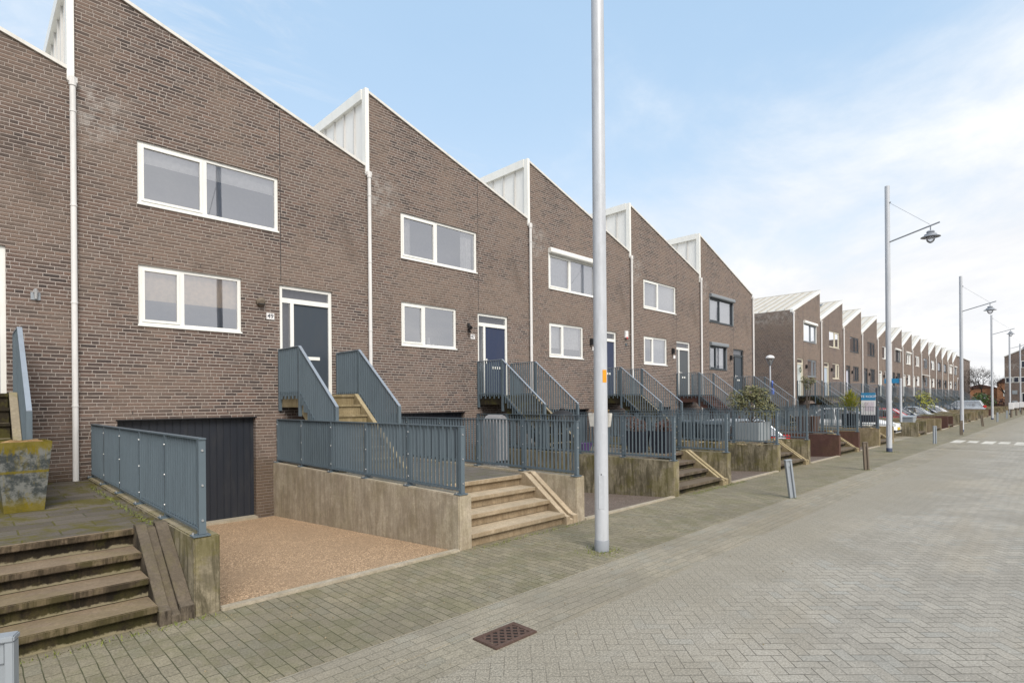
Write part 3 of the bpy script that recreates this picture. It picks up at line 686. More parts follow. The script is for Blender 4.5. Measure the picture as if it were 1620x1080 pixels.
def driveway(loc, rz, x0, x1, mat):
    root = MB(); YF = -5.98
    root.add([(x0, YF, -.006), (x1, YF, -.006), (x1, -.05, -.372), (x0, -.05, -.372), (x0, YF, -.5), (x1, YF, -.5), (x1, -.05, -.6), (x0, -.05, -.6)],
             [(0, 1, 2, 3), (4, 7, 6, 5), (0, 4, 5, 1), (1, 5, 6, 2), (2, 6, 7, 3), (3, 7, 4, 0)])
    o = root.build('driveway', mat); o.location = loc; o.rotation_euler = (0, 0, rz); tag(o, kind='structure')
    k = MB().box(x0, x1, -6.07, -5.97, -.3, .03).build('driveway_kerb', 'kerb', None, .008); k.location = loc; k.rotation_euler = (0, 0, rz); tag(k, kind='structure')

_rail_cache = {}
def terrace_railing(loc, rz, label, group, detail=True, short=False):
    """fence in the plane x=0 running from the facade (y=0) to the street (y=-6)"""
    root = thing('metal_railing', loc, rz); tag(root, label, 'railing', group)
    posts = [-.07, -1.22, -2.42, -3.61, -4.81, -5.99] if not short else [-.07, -1.22, -2.42, -3.0]
    key = 'S' if short else ''; YE = posts[-1]
    if key+'bars' not in _rail_cache:
        mb = MB(); y = -.13
        while y > YE+.04:
            if min(abs(y-p) for p in posts) > .035: mb.box(-.021, .021, y-.004, y+.004, .755, 1.60)
            y -= .0875
        tr = MB().box(-.032, .032, YE-.04, -.04, 1.60, 1.614); lo = MB().box(-.012, .012, YE, -.05, .790, .802).box(-.035, -.02, YE, -.05, .768, .79)
        pm = MB().box(-.03, .03, -.028, .028, .735, 1.605); bp = MB().box(-.085, .06, -.06, .06, .7195, .732)
        bo = MB().tube((-.03, 0, 0), (-.038, 0, 0), .010, .007, 8); bf = MB().tube((0, -.028, 0), (0, -.038, 0), .012, .009, 8); bb = MB().tube((0, 0, .732), (0, 0, .750), .011, .011, 6)
        tmp = {'bars': (mb, 'rail'), 'top_rail': (tr, 'rail'), 'lower_rail': (lo, 'rail'), 'post': (pm, 'rail'), 'base_plate': (bp, 'rail'), 'bolt': (bo, 'bolt'), 'boltf': (bf, 'bolt'), 'boltb': (bb, 'bolt')}
        for n, (b_, m_) in tmp.items():
            o = b_.build(n, m_); _rail_cache[key+n] = o.data; bpy.data.objects.remove(o)
    def inst(n, parent, loc=(0, 0, 0)):
        o = bpy.data.objects.new(n, _rail_cache[key+n]); COL.objects.link(o); o.parent = parent; o.location = loc
        return o
    for n in ('bars', 'top_rail', 'lower_rail'): inst(n, root)
    for p in posts:
        q = inst('post', root, (0, p, 0))
        if detail:
            inst('base_plate', q)
            for z in (.86, 1.18, 1.50):
                if p < -5.5: inst('boltf', q, (0, 0, z)).name = 'bolt'
                else: inst('bolt', q, (0, 0, z))
            for xx in (-.065, .045): inst('boltb', q, (xx, .03, 0)).name = 'bolt'
    return root

t1 = {-1: ('conc_old', 'step_old', 'slabs', 'mossy front terrace with dark stained steps at the bottom left corner'),
      0: ('conc', 'step_new', 'slabs_grey', 'front terrace of house 49 with four clean pale concrete steps'),
      1: ('conc_old', 'step_dark', 'slabs_grey', 'green stained concrete terrace behind the nearest lamp post'),
      2: ('conc_old', 'step_dark', 'slabs_grey', 'mossy concrete terrace carrying the big zinc planter with the olive shrub'),
      3: ('conc_brown', 'step_dark', 'slabs_grey', 'front terrace with reddish brown painted retaining walls'),
      4: ('conc_tan', 'step_dark', 'slabs_grey', 'tan concrete terrace carrying the blue for sale board')}
nm1 = {-1: 'leftmost terrace', 0: 'terrace of house 49', 1: 'terrace behind the nearest lamp post', 2: 'terrace with the zinc planter', 3: 'brown painted terrace', 4: 'terrace with the for sale board'}
for k in N1:
    x = X0+k*W1; wm, sm, pm, lb = t1[k]
    terrace((x, FY, 0), 0, None, wm, sm, pm, lb, 'front terraces of the near row')
    driveway((x, FY, 0), 0, .347+.003, 3.197, 'gravel' if k <= 0 else 'gravel_grey')
    if k > -1: terrace_railing((x+3.29, FY, 0), 0, 'blue grey railing on the left wall of the '+nm1[k], 'terrace railings of the near row')
    terrace_railing((x+5.68, FY, 0), 0, 'blue grey railing on the right wall of the '+nm1[k], 'terrace railings of the near row')
for k in N2:
    wm = ['conc_old', 'conc_tan', 'conc_brown', 'conc_old', 'conc_old', 'conc_tan'][k % 6]
    terrace(row2(k*W2), TH, W2, wm, 'step_dark', 'slabs_grey', 'concrete front terrace before the %s house of the far row' % ordn[k], 'front terraces of the far row')
    u0, u1 = W2-3.197, W2-.35
    driveway(row2(k*W2), TH, u0, u1, 'gravel_grey')
    for du, side in ((W2-5.68, 'left'), (W2-3.29, 'right')):
        terrace_railing(row2(k*W2+du), TH, '%s railing of the terrace before the %s house of the far row' % (side, ordn[k]), 'terrace railings of the far row', detail=False, short=True)

# ------------------------------------------------------------------ street lamps
def street_lamp(x, y, H, label, sticker=False, arm=7.57):
    root = thing('street_lamp', (x, y, 0)); tag(root, label, 'street lamp', 'tall street lamps along the pavement')
    MB().tube((0, 0, .0), (0, 0, H), .090, .078, 20).build('pole', 'pole', root, smooth=True)
    MB().lathe([(.094, .0), (.094, .145), (.091, .15)]).build('pole_foot', 'lampgrey' if sticker else 'poleblue', root, smooth=True)
    mb = MB()
    hz = .95
    mb.box(-.112, -.078, -.03, .03, 0, .001)
    a0 = Vector((-.025, -.07, arm)); a1 = Vector((-.025, -1.52, arm+.38))
    MB().tube(a0, a1, .026, .026, 10).build('arm', 'lampgrey', root, smooth=True)
    MB().tube((-.025, -.06, arm+1.42), (-.025, -1.24, arm+.36), .006, .006, 5).tube((-.025, -.05, arm+1.42), (-.025, -.12, arm+1.42), .02).build('stay_wire', 'lampgrey', root)
    lx, ly, lz = -.025, -1.26, arm+.28
    MB().tube((lx, ly, lz+.03), (lx, ly, lz-.16), .018).build('hanger', 'lampgrey', root)
    sh = MB().lathe([(.02, -.14), (.10, -.15), (.125, -.19), (.10, -.225), (.12, -.235), (.185, -.27), (.19, -.31), (.27, -.345), (.29, -.365), (.15, -.36)], (lx, ly, lz), 24).build('lamp_shade', 'lampgrey', root, smooth=True)
    MB().lathe([(.13, -.36), (.135, -.42), (.11, -.50), (.05, -.56), (.005, -.575)], (lx, ly, lz), 20).build('lamp_bulb', 'lampglass', sh, smooth=True)
    # maintenance door
    d_ = Vector((-x, -y, 0)).normalized(); ang = math.atan2(d_.y, d_.x)
    mb = MB().box(.083, .0905, -.036, .036, .55, .98); o = mb.build('service_door', 'pole', root, .003); o.rotation_euler = (0, 0, ang)
    o = MB().tube((.088, 0, .99), (.092, 0, .99), .008).build('door_lock', 'black', root); o.rotation_euler = (0, 0, ang)
    if sticker:
        o = MB()
        n = 6
        vs = []
        for i in range(n+1):
            t = .15-.75+i*.12
            vs += [(.0895*math.cos(t), .0895*math.sin(t), 2.16), (.0895*math.cos(t), .0895*math.sin(t), 2.32)]
        o.add(vs, [(2*i, 2*i+2, 2*i+3, 2*i+1) for i in range(n)]); o = o.build('sticker', 'orange', root); o.rotation_euler = (0, 0, ang+.95-.05)
    return root
lamps = [(5.84, 4.29, 9.55, 'nearest tall grey lamp post with an orange sticker, running out of the frame'), (23.84, 4.74, 9.6, 'tall lamp post with hanging bell lamp, second from the camera'),
         (40.43, 4.54, 8.85, 'third tall lamp post from the camera, beyond the white road blocks'), (65.2, 5.2, 9.3, 'fourth tall lamp post from the camera'),
         (85.5, 5.27, 9.2, 'fifth tall lamp post from the camera, before the brick building on the right'), (101.5, 5.2, 9.2, 'farthest tall lamp post, at the right edge')]
for i, (x, y, H, lb) in enumerate(lamps): street_lamp(x, y, H, lb, i == 0, 7.57 if i != 2 else 6.85)

root = thing('street_lamp', (30.3, 11.3, 0)); tag(root, 'short lamp post with a white domed head in the side street', 'street lamp')
MB().tube((0, 0, 0), (0, 0, 3.75), .055, .04, 12).build('pole', 'pole', root, smooth=True)
MB().lathe([(.05, 3.72), (.10, 3.80), (.21, 4.08), (.22, 4.12)], n=18).build('lamp_glass', 'lampglass', root, smooth=True)
MB().lathe([(.225, 4.115), (.22, 4.16), (.15, 4.24), (.02, 4.28)], n=18).build('lamp_cap', 'paper', root, smooth=True)
MB().lathe([(.03, 3.75), (.07, 3.95), (.02, 4.08)], n=10).build('bulb', 'opal', root, smooth=True)
root = thing('round_sign', (30.27, 11.22, 0)); tag(root, 'small blue sign plates fixed to the short lamp post', 'sign')
o = MB().tube((.0, -.0, 2.75), (.03, -.05, 2.75), .17, .17, 20).build('sign_disc', 'sign_blue2', root); 
MB().box(-.02, .02, -.06, -.02, 2.2, 2.55).box(-.12, .16, -.07, -.05, 2.22, 2.52).build('sign_plate', 'sign_blue2', root)

# ------------------------------------------------------------------ bollards
def bollard(x, y, tx, ty, mat, label, rz=0., h=.76):
    root = thing('bollard', (x, y, 0), rz); root.rotation_euler = (tx, ty, rz); tag(root, label, 'bollard', 'metal bollards on the pavement')
    mb = MB().box(-.062, -.026, -.035, .035, -.08, h-.03).box(.026, .062, -.035, .035, -.08, h-.03)
    mb.build('post_plate', mat, root, .004)
    MB().box(-.066, .066, -.042, .042, h-.03, h).box(-.026, .026, -.02, .02, h-.14, h-.03).build('cap', 'steel' if mat == 'steel' else mat, root, .006)
    MB().box(-.026, .026, -.006, .006, 0, h-.14).build('web', mat, root)
    return root
cr_ = -YAW
bollard(.125, 3.74, 0, 0, 'steel', 'light grey bollard cut by the bottom left corner of the photo', -.35, .79)
bollard(11.52, 3.89, 0, -.12, 'steel', 'pale steel bollard leaning to the left, nearest on the pavement', -.75)
bollard(17.4, 3.98, 0, -.05, 'rusty_post', 'brown weathered bollard, second along the pavement', -.9)
bollard(29.27, 4.19, 0, 0, 'steel', 'upright grey bollard just before the white road blocks', -.9)
bollard(37.06, 4.19, 0, 0, 'rusty_post', 'slim bollard in front of the third tall lamp post', -.9)
bollard(49.5, 4.44, 0, -.12, 'rusty_post', 'brown leaning bollard beyond the third tall lamp post', -.9)
bollard(59.3, 4.42, 0, 0, 'steel', 'small grey bollard just before the fourth lamp post', -.9)
bollard(68.7, 4.46, 0, 0, 'steel', 'small grey bollard just beyond the fourth lamp post', -.9)
for i, (x, y, lb) in enumerate([(73.3, 4.43, 'white topped bollard before the fifth lamp post'), (81.3, 4.5, 'white topped bollard at the foot of the fifth lamp post'), (87.5, 4.4, 'white topped bollard just beyond the fifth lamp post')]):
    root = thing('bollard', (x, y, 0)); tag(root, lb, 'bollard', 'metal bollards on the pavement')
    MB().tube((0, 0, 0), (0, 0, .8), .09, .09, 12).build('post', 'rusty_post', root)
    MB().box(-.16, .16, -.2, .2, .8, 1.45).build('white_head', 'paper', root, .03)

# drain grate
root = thing('drain_grate', (3.17, 3.31, 0), .0); tag(root, 'rusty cast iron drain grate in the paving near the bottom centre', 'drain grate')
w_, h_ = .235, .14
mb = MB().box(-w_, w_, -h_, -h_+.04, -.02, .012).box(-w_, w_, h_-.04, h_, -.02, .012).box(-w_, -w_+.055, -h_+.04, h_-.04, -.02, .012).box(w_-.055, w_, -h_+.04, h_-.04, -.02, .012)
mb.build('frame', 'rust', root, .004)
mb = MB(); iw, ih = w_-.055, h_-.04
def clipseg(cx_, sgn):
    # diagonal line y = sgn*(x-cx)*1.25 clipped to the inner rectangle
    pts = []
    k_ = 1.15*sgn
    xa, xb = cx_-ih/abs(k_), cx_+ih/abs(k_)
    xa2, xb2 = max(-iw, xa), min(iw, xb)
    if xa2 >= xb2: return None
    return (xa2, k_*(xa2-cx_)), (xb2, k_*(xb2-cx_))
for sgn, zt_ in ((1, .0095), (-1, .008)):
    c_ = -.30
    while c_ < .31:
        s_ = clipseg(c_, sgn)
        if s_:
            (xa, ya), (xb, yb_) = s_; dx, dy = xb-xa, yb_-ya; L_ = math.hypot(dx, dy)
            if L_ > .01:
                nx, ny = -dy/L_*.010, dx/L_*.010
                mb.prism([(xa+nx, ya+ny), (xa-nx, ya-ny), (xb-nx, yb_-ny), (xb+nx, yb_+ny)], 'z', -.015, zt_)
        c_ += .075
mb.build('lattice', 'rust', root)
MB().box(-iw-.02, iw+.02, -ih-.02, ih+.02, -.0, .0035).build('pit_shade', 'hole', root)  # near-black plate on the surface stands in for the shaded drain pit

# white blocks of the raised crossing
y = 3.86; i = 0
mb = MB()
while y > 1.0:
    wd = .34 if i % 2 else .38; x_ = 30.9 if i % 2 else 30.5
    mb.box(x_, x_+(1.9 if not i % 2 else 1.3), y-wd, y, .0005, .0045); y -= .52; i += 1
for i in range(10):
    yy = .6-i*.55; mb.box(30.5, 32.3, yy-.3, yy, .0005, .0045)
tag(mb.build('road_marking', 'marking'), kind='structure')
mb = MB().box(33.6, 33.75, -20, 3.9, .0006, .0055)
mb.box(26.9, 27.0, -20, 3.9, .0006, .005); tag(mb.build('kerb_line', 'gutter'), kind='structure')

# ------------------------------------------------------------------ signs
root = thing('for_sale_board', (26.85, 5.80, .70), 0); tag(root, 'blue and white for sale board reading te koop between dark posts', 'sign')
MB().box(.02, .07, -.05, .01, 0, 1.68).box(.02, .07, .50, .55, 0, 1.48).build('sign_post', 'ink', root)
bd = MB().box(0, .02, .0, .52, .38, 1.48).build('board', 'paper', root)
MB().box(-.004, 0, .0, .52, 1.17, 1.48).build('header', 'sign_blue', bd)
MB().box(-.004, 0, .06, .40, .72, 1.10).build('picture', 'pink', bd)
MB().box(-.006, 0, .0, .52, .25, .56).build('footer', 'ink', bd)
text_mesh('lettering', 'TE KOOP', .135, 'paper', root, (-.0055, .26, 1.325), (R(90), 0, R(-90)), .001)
root = thing('street_name_sign', (35.1, 6.45, 0), 0); tag(root, 'pale post with a narrow bright blue sign plate behind the second lamp post', 'sign')
MB().tube((0, 0, 0), (0, 0, 3.0), .055, .055, 12).build('sign_post', 'pole', root, smooth=True)
MB().box(-.02, .02, .06, .72, 2.75, 2.99).build('sign_plate', 'sign_blue', root)

# ------------------------------------------------------------------ plants and pots
def leaves(mb, c, r, n, size, rng, flat=1.):
    for _ in range(n):
        while True:
            p = Vector((rng.uniform(-1, 1), rng.uniform(-1, 1), rng.uniform(-1, 1)))
            if .25 < p.length < 1: break
        q = Vector((c[0]+p.x*r[0], c[1]+p.y*r[1], c[2]+p.z*r[2]))
        a = Vector((rng.gauss(0, 1), rng.gauss(0, 1), rng.gauss(.4, 1))).normalized()*size*rng.uniform(.6, 1.4); b = a.orthogonal().normalized()*size*.28
        mb.add([q-a*.5, q+b, q+a*.6, q-b], [(0, 1, 2, 3)])
def shrub(name, loc, mat, clumps, leafn, size, seed, label, cat='shrub', stem=None, group=None):
    rng = random.Random(seed); root = thing(name, loc); tag(root, label, cat, group)
    mb = MB()
    for (c, r) in clumps: leaves(mb, c, r, leafn, size, rng)
    mb.build('crown', mat, root)
    mb = MB()
    for (c, r) in clumps: mb.tube((0, 0, 0), (c[0]*.8, c[1]*.8, c[2]), .022 if stem is None else stem, .006, 6)
    mb.build('trunk', 'bark', root); return root
def planter(name, loc, w0, w1, h, mat, label, cat='planter', depth=1., lip=.02, group=None, fill='earth', rz=0.):
    root = thing(name, loc, rz); tag(root, label, cat, group)
    a, b = w0/2, w1/2
    mb = MB(); d_ = depth
    n = 4
    vs = [(-a, -a*d_, 0), (a, -a*d_, 0), (a, a*d_, 0), (-a, a*d_, 0), (-b, -b*d_, h), (b, -b*d_, h), (b, b*d_, h), (-b, b*d_, h)]
    c = b-.02
    vs += [(-c, -c*d_, h), (c, -c*d_, h), (c, c*d_, h), (-c, c*d_, h), (-c, -c*d_, h-.06), (c, -c*d_, h-.06), (c, c*d_, h-.06), (-c, c*d_, h-.06)]
    fs = [(3, 2, 1, 0)]
    for i in range(4):
        j = (i+1) % 4; fs += [(i, j, j+4, i+4), (i+4, j+4, j+8, i+8), (i+8, j+8, j+12, i+12)]
    mb.add(vs, fs); mb.build('pot', mat, root)
    mb = MB(); rng = random.Random(3)
    nn = 7; vs = []
    for i in range(nn+1):
        for j in range(nn+1):
            x_, y_ = -c+2*c*i/nn, (-c+2*c*j/nn)*d_; e_ = 0 if i in (0, nn) or j in (0, nn) else rng.uniform(.0, .05)
            vs.append((x_, y_, h-.035+e_))
    mb.add(vs, [(i*(nn+1)+j, (i+1)*(nn+1)+j, (i+1)*(nn+1)+j+1, i*(nn+1)+j+1) for i in range(nn) for j in range(nn)]); mb.build('soil_fill', fill, root)
    return root
ZT = .684
planter('planter', (.50, 8.83, ZT), .36, .50, .82, 'mossy_zinc', 'tall tapered planter covered in yellow green moss on the leftmost terrace', fill='straw', rz=.05)
planter('planter', (11.62, 7.45, ZT), .34, .44, .52, 'pot_dark', 'left one of the two dark square planters with dead plants', group='dark planters'); planter('planter', (11.86, 6.92, ZT), .34, .44, .52, 'pot_dark', 'right one of the two dark square planters with dead plants', group='dark planters')
shrub('dead_plant', (11.62, 7.45, ZT+.48), 'brownleaf', [((0, 0, .14), (.22, .26, .18)), ((.05, .2, .2), (.2, .2, .2))], 220, .06, 3, 'withered reddish plant in the left dark planter', 'plant')
shrub('dead_plant', (11.86, 6.92, ZT+.48), 'brownleaf', [((0, 0, .12), (.2, .22, .15)), ((-.05, -.1, .16), (.2, .2, .16))], 220, .06, 4, 'withered reddish plant in the right dark planter', 'plant')
planter('planter', (17.10, 6.95, ZT), .86, .92, .58, 'zinc_box', 'big pale grey zinc planter under the olive green shrub', depth=.9)
shrub('olive_shrub', (17.10, 6.95, ZT+.54), 'olive', [((0, .05, .55), (.5, .5, .4)), ((.1, -.4, .35), (.4, .35, .28)), ((-.1, .35, .7), (.35, .35, .32)), ((0, 0, .95), (.3, .3, .22)), ((.2, -.2, .8), (.3, .3, .3))], 430, .07, 5, 'wide olive green shrub growing from the zinc planter')
root = planter('planter', (22.2, 6.95, ZT), .52, .66, .62, 'pot_brown', 'dark brown pot with a small thin tree on the brown painted terrace')
shrub('small_tree', (22.2, 6.95, ZT+.56), 'olive', [((0, 0, 1.22), (.14, .18, .2)), ((0, .1, 1.4), (.12, .15, .15)), ((.05, -.15, 1.35), (.12, .14, .14))], 120, .06, 6, 'slender potted tree with a sparse crown before the far row', 'tree', .03)
planter('planter', (26.95, 6.75, ZT), .46, .58, .62, 'pot_dark', 'dark pot with yellow green bamboo beside the for sale board')
rng = random.Random(9); root = thing('yellow_shrub', (26.95, 6.75, ZT+.58)); tag(root, 'bright yellow green bushy plant left of the for sale board', 'plant')
mb = MB()
for i in range(700):
    a_ = rng.uniform(0, 6.28); rr_ = abs(rng.gauss(0, .22)); h_ = rng.uniform(.15, .85)*(1.15-rr_)
    p = Vector((rr_*math.cos(a_), rr_*math.sin(a_)*1.35, h_)); q = p+Vector((math.cos(a_)*.10, math.sin(a_)*.10, rng.uniform(.08, .2))); n_ = Vector((-math.sin(a_), math.cos(a_), 0))*.014
    mb.add([p-n_, p+n_, q], [(0, 1, 2)])
mb.build('leaves', 'yellowleaf', root); mb = MB()
for i in range(14):
    a_ = i*.45; mb.tube((0, 0, 0), (.2*math.cos(a_), .25*math.sin(a_), .55), .008, .004, 5)
mb.build('stems', 'bark', root)
# hanging white boxes on the railing behind the near lamp post
root = thing('hanging_planter', (10.06, 7.35, 1.36)); tag(root, 'white flower box hung on the railing behind the nearest lamp post', 'flower box')
mb = MB(); mb.prism([(-.30, .30), (-.25, .0), (.25, .0), (.30, .30)], 'x', -.13, -.035); mb.build('box', 'pot_white', root, .01)
mb = MB(); leaves(mb, (-.08, 0, .33), (.06, .27, .10), 110, .05, random.Random(2)); mb.build('dead_stems', 'straw', root)
# covered bag and barbecue on the first terraces
root = thing('garden_cover', (9.3, 10.0, -.15)); tag(root, 'white arched cover seen through the railing of house 49', 'cover')
mb = MB(); arc = [(-.22, 0)]+[(-.22*math.cos(t), 1.5+.27*math.sin(t)) for t in [math.pi*i/10 for i in range(11)]]+[(.22, 0)]
mb.prism(arc, 'y', -.25, .25); mb.build('sheet', 'white_cloth', root, .03)
MB().box(-.225, .225, -.27, -.252, .6, .66).build('strap', 'black', root)
root = thing('barbecue', (10.75, 9.1, ZT)); tag(root, 'black kettle barbecue beside the staircase of house 47', 'barbecue')
MB().lathe([(.02, .55), (.20, .58), (.29, .68), (.31, .78), (.31, .80), (.28, .92), (.16, 1.0), (.02, 1.02)], n=20).build('bowl', 'black', root, smooth=True)
for a_ in (.3, 2.4, 4.5): MB().tube((.16*math.cos(a_), .16*math.sin(a_), .6), (.34*math.cos(a_), .34*math.sin(a_), 0), .014).build('leg', 'black', root)
MB().box(-.06, .06, -.015, .015, 1.02, 1.07).build('handle', 'black', root)
def wheelie_bin(x, y, mat, label, h=1.05, z=ZT):
    root = thing('wheelie_bin', (x, y, z)); tag(root, label, 'bin', 'grey wheeled bins')
    mb = MB(); a, b = .22, .28
    mb.add([(-a, -a, .06), (a, -a, .06), (a, a, .06), (-a, a, .06), (-b, -b, h-.1), (b, -b, h-.1), (b, b, h-.1), (-b, b, h-.1)], [(3, 2, 1, 0), (0, 1, 5, 4), (1, 2, 6, 5), (2, 3, 7, 6), (3, 0, 4, 7), (4, 5, 6, 7)])
    mb.build('body', mat, root, .02)
    MB().prism([(-.31, h-.10), (-.30, h-.03), (.0, h+.02), (.31, h-.02), (.33, h-.10)], 'y', -.29, .29).build('lid', mat, root, .01)
    MB().tube((.25, -.27, .1), (.25, -.20, .1), .1, n=14).tube((.25, .2, .1), (.25, .27, .1), .1, n=14).build('wheel', 'black', root)
    MB().tube((.36, -.24, h-.06), (.36, .24, h-.06), .016).build('handle', mat, root)
    return root
wheelie_bin(15.95, 8.25, 'bin', 'left one of the two grey bins on the terrace with the zinc planter', .62); wheelie_bin(15.85, 7.45, 'bin', 'right one of the two grey bins on the terrace with the zinc planter', .62)
wheelie_bin(35.9, 6.3, 'steel', 'pale grey bin, left of the pair behind the second lamp post', 1.0, .004); wheelie_bin(36.6, 6.35, 'steel', 'pale grey bin, right of the pair behind the second lamp post', 1.0, .004)
root = thing('bucket', (11.0, 8.6, ZT)); tag(root, 'small purple tub on the terrace behind the nearest lamp post', 'tub')
MB().lathe([(.15, 0), (.2, .18), (.21, .2), (.19, .2), (.15, .04)]).build('tub', 'purple', root, smooth=True)
# pebbles on the zinc planter terrace
rng = random.Random(4)
mb = MB()
for i in range(240):
    x_, y_, r_ = rng.uniform(15.2, 17.6), rng.uniform(5.9, 8.8), rng.uniform(.02, .045); mb.lathe([(.002, 0), (r_, r_*.3), (r_*.7, r_*.8), (.002, r_)], (x_, y_, ZT-.002), 5)
tag(mb.build('pebbles', 'conc_tan', None), 'pale pebbles spread on the terrace around the zinc planter', 'pebbles', kind='stuff')
shrub('flowering_shrub', (58.8, 9.0, .68), 'yellowleaf', [((0, 0, 1.1), (1.0, .9, .6)), ((.6, .3, 1.5), (.7, .6, .5)), ((-.9, -.2, .7), (.7, .6, .5))], 120, .14, 8, 'yellow flowering shrub before the middle of the far row')
shrub('evergreen_shrub', (108, 9.6, .0), 'green', [((0, 0, 1.3), (1.6, 1.5, 1.2)), ((1, .5, 1.9), (1.1, 1, .9))], 420, .25, 12, 'dark green bush at the far end of the row')
# weeds
rng = random.Random(21)
def weeds(name, spots, label):
    mb = MB()
    for (x_, y_, z_, rx, ry, n) in spots:
        for i in range(n):
            px_, py_ = x_+rng.gauss(0, rx), y_+rng.gauss(0, ry); a_ = rng.uniform(0, 6.28); h_ = rng.uniform(.006, .03)
            d_ = Vector((math.cos(a_), math.sin(a_), 0)); nn_ = Vector((-d_.y, d_.x, 0))*.004
            p = Vector((px_, py_, z_)); mb.add([p-nn_, p+nn_, p+d_*h_*1.2+Vector((0, 0, h_))], [(0, 1, 2)])
    return tag(mb.build(name, 'grassy'), label, 'weeds', kind='stuff')
sp = [(5.84, 4.29, .004, .13, .12, 420), (23.84, 4.74, .004, .25, .2, 300), (17.4, 3.98, .004, .12, .1, 120), (11.52, 3.89, .004, .08, .08, 60)]
for i in range(26): sp.append((10.6+i*.1, 5.5, .004, .08, .05, 26))
for i in range(30): sp.append((4.9+i*.07, 5.5, .004, .06, .03, 9))
for i in range(30): sp.append((.3+i*.045, 5.52, .004, .05, .03, 7))
for i in range(24): sp.append((1.38, 6.7+i*.16, ZT, .02, .08, 22))
weeds('weeds', sp, 'tufts of moss and weeds in the paving joints and at post feet')

rng = random.Random(77); mb = MB()
for i in range(170):
    t_ = rng.random(); x_ = rng.uniform(1.5, 9.5) if t_ < .7 else rng.uniform(1, 7); y_ = 5.5-abs(rng.gauss(0, .5)) if t_ < .7 else rng.uniform(1.5, 5.2)
    r_ = rng.uniform(.004, .010); mb.lathe([(.001, 0), (r_, r_*.3), (r_*.7, r_*.9), (.001, r_*1.1)], (x_, y_, .004), 5)
tag(mb.build('stray_gravel', 'conc_tan'), 'tiny pale stones scattered over the pavement beside the driveway', 'gravel', kind='stuff')

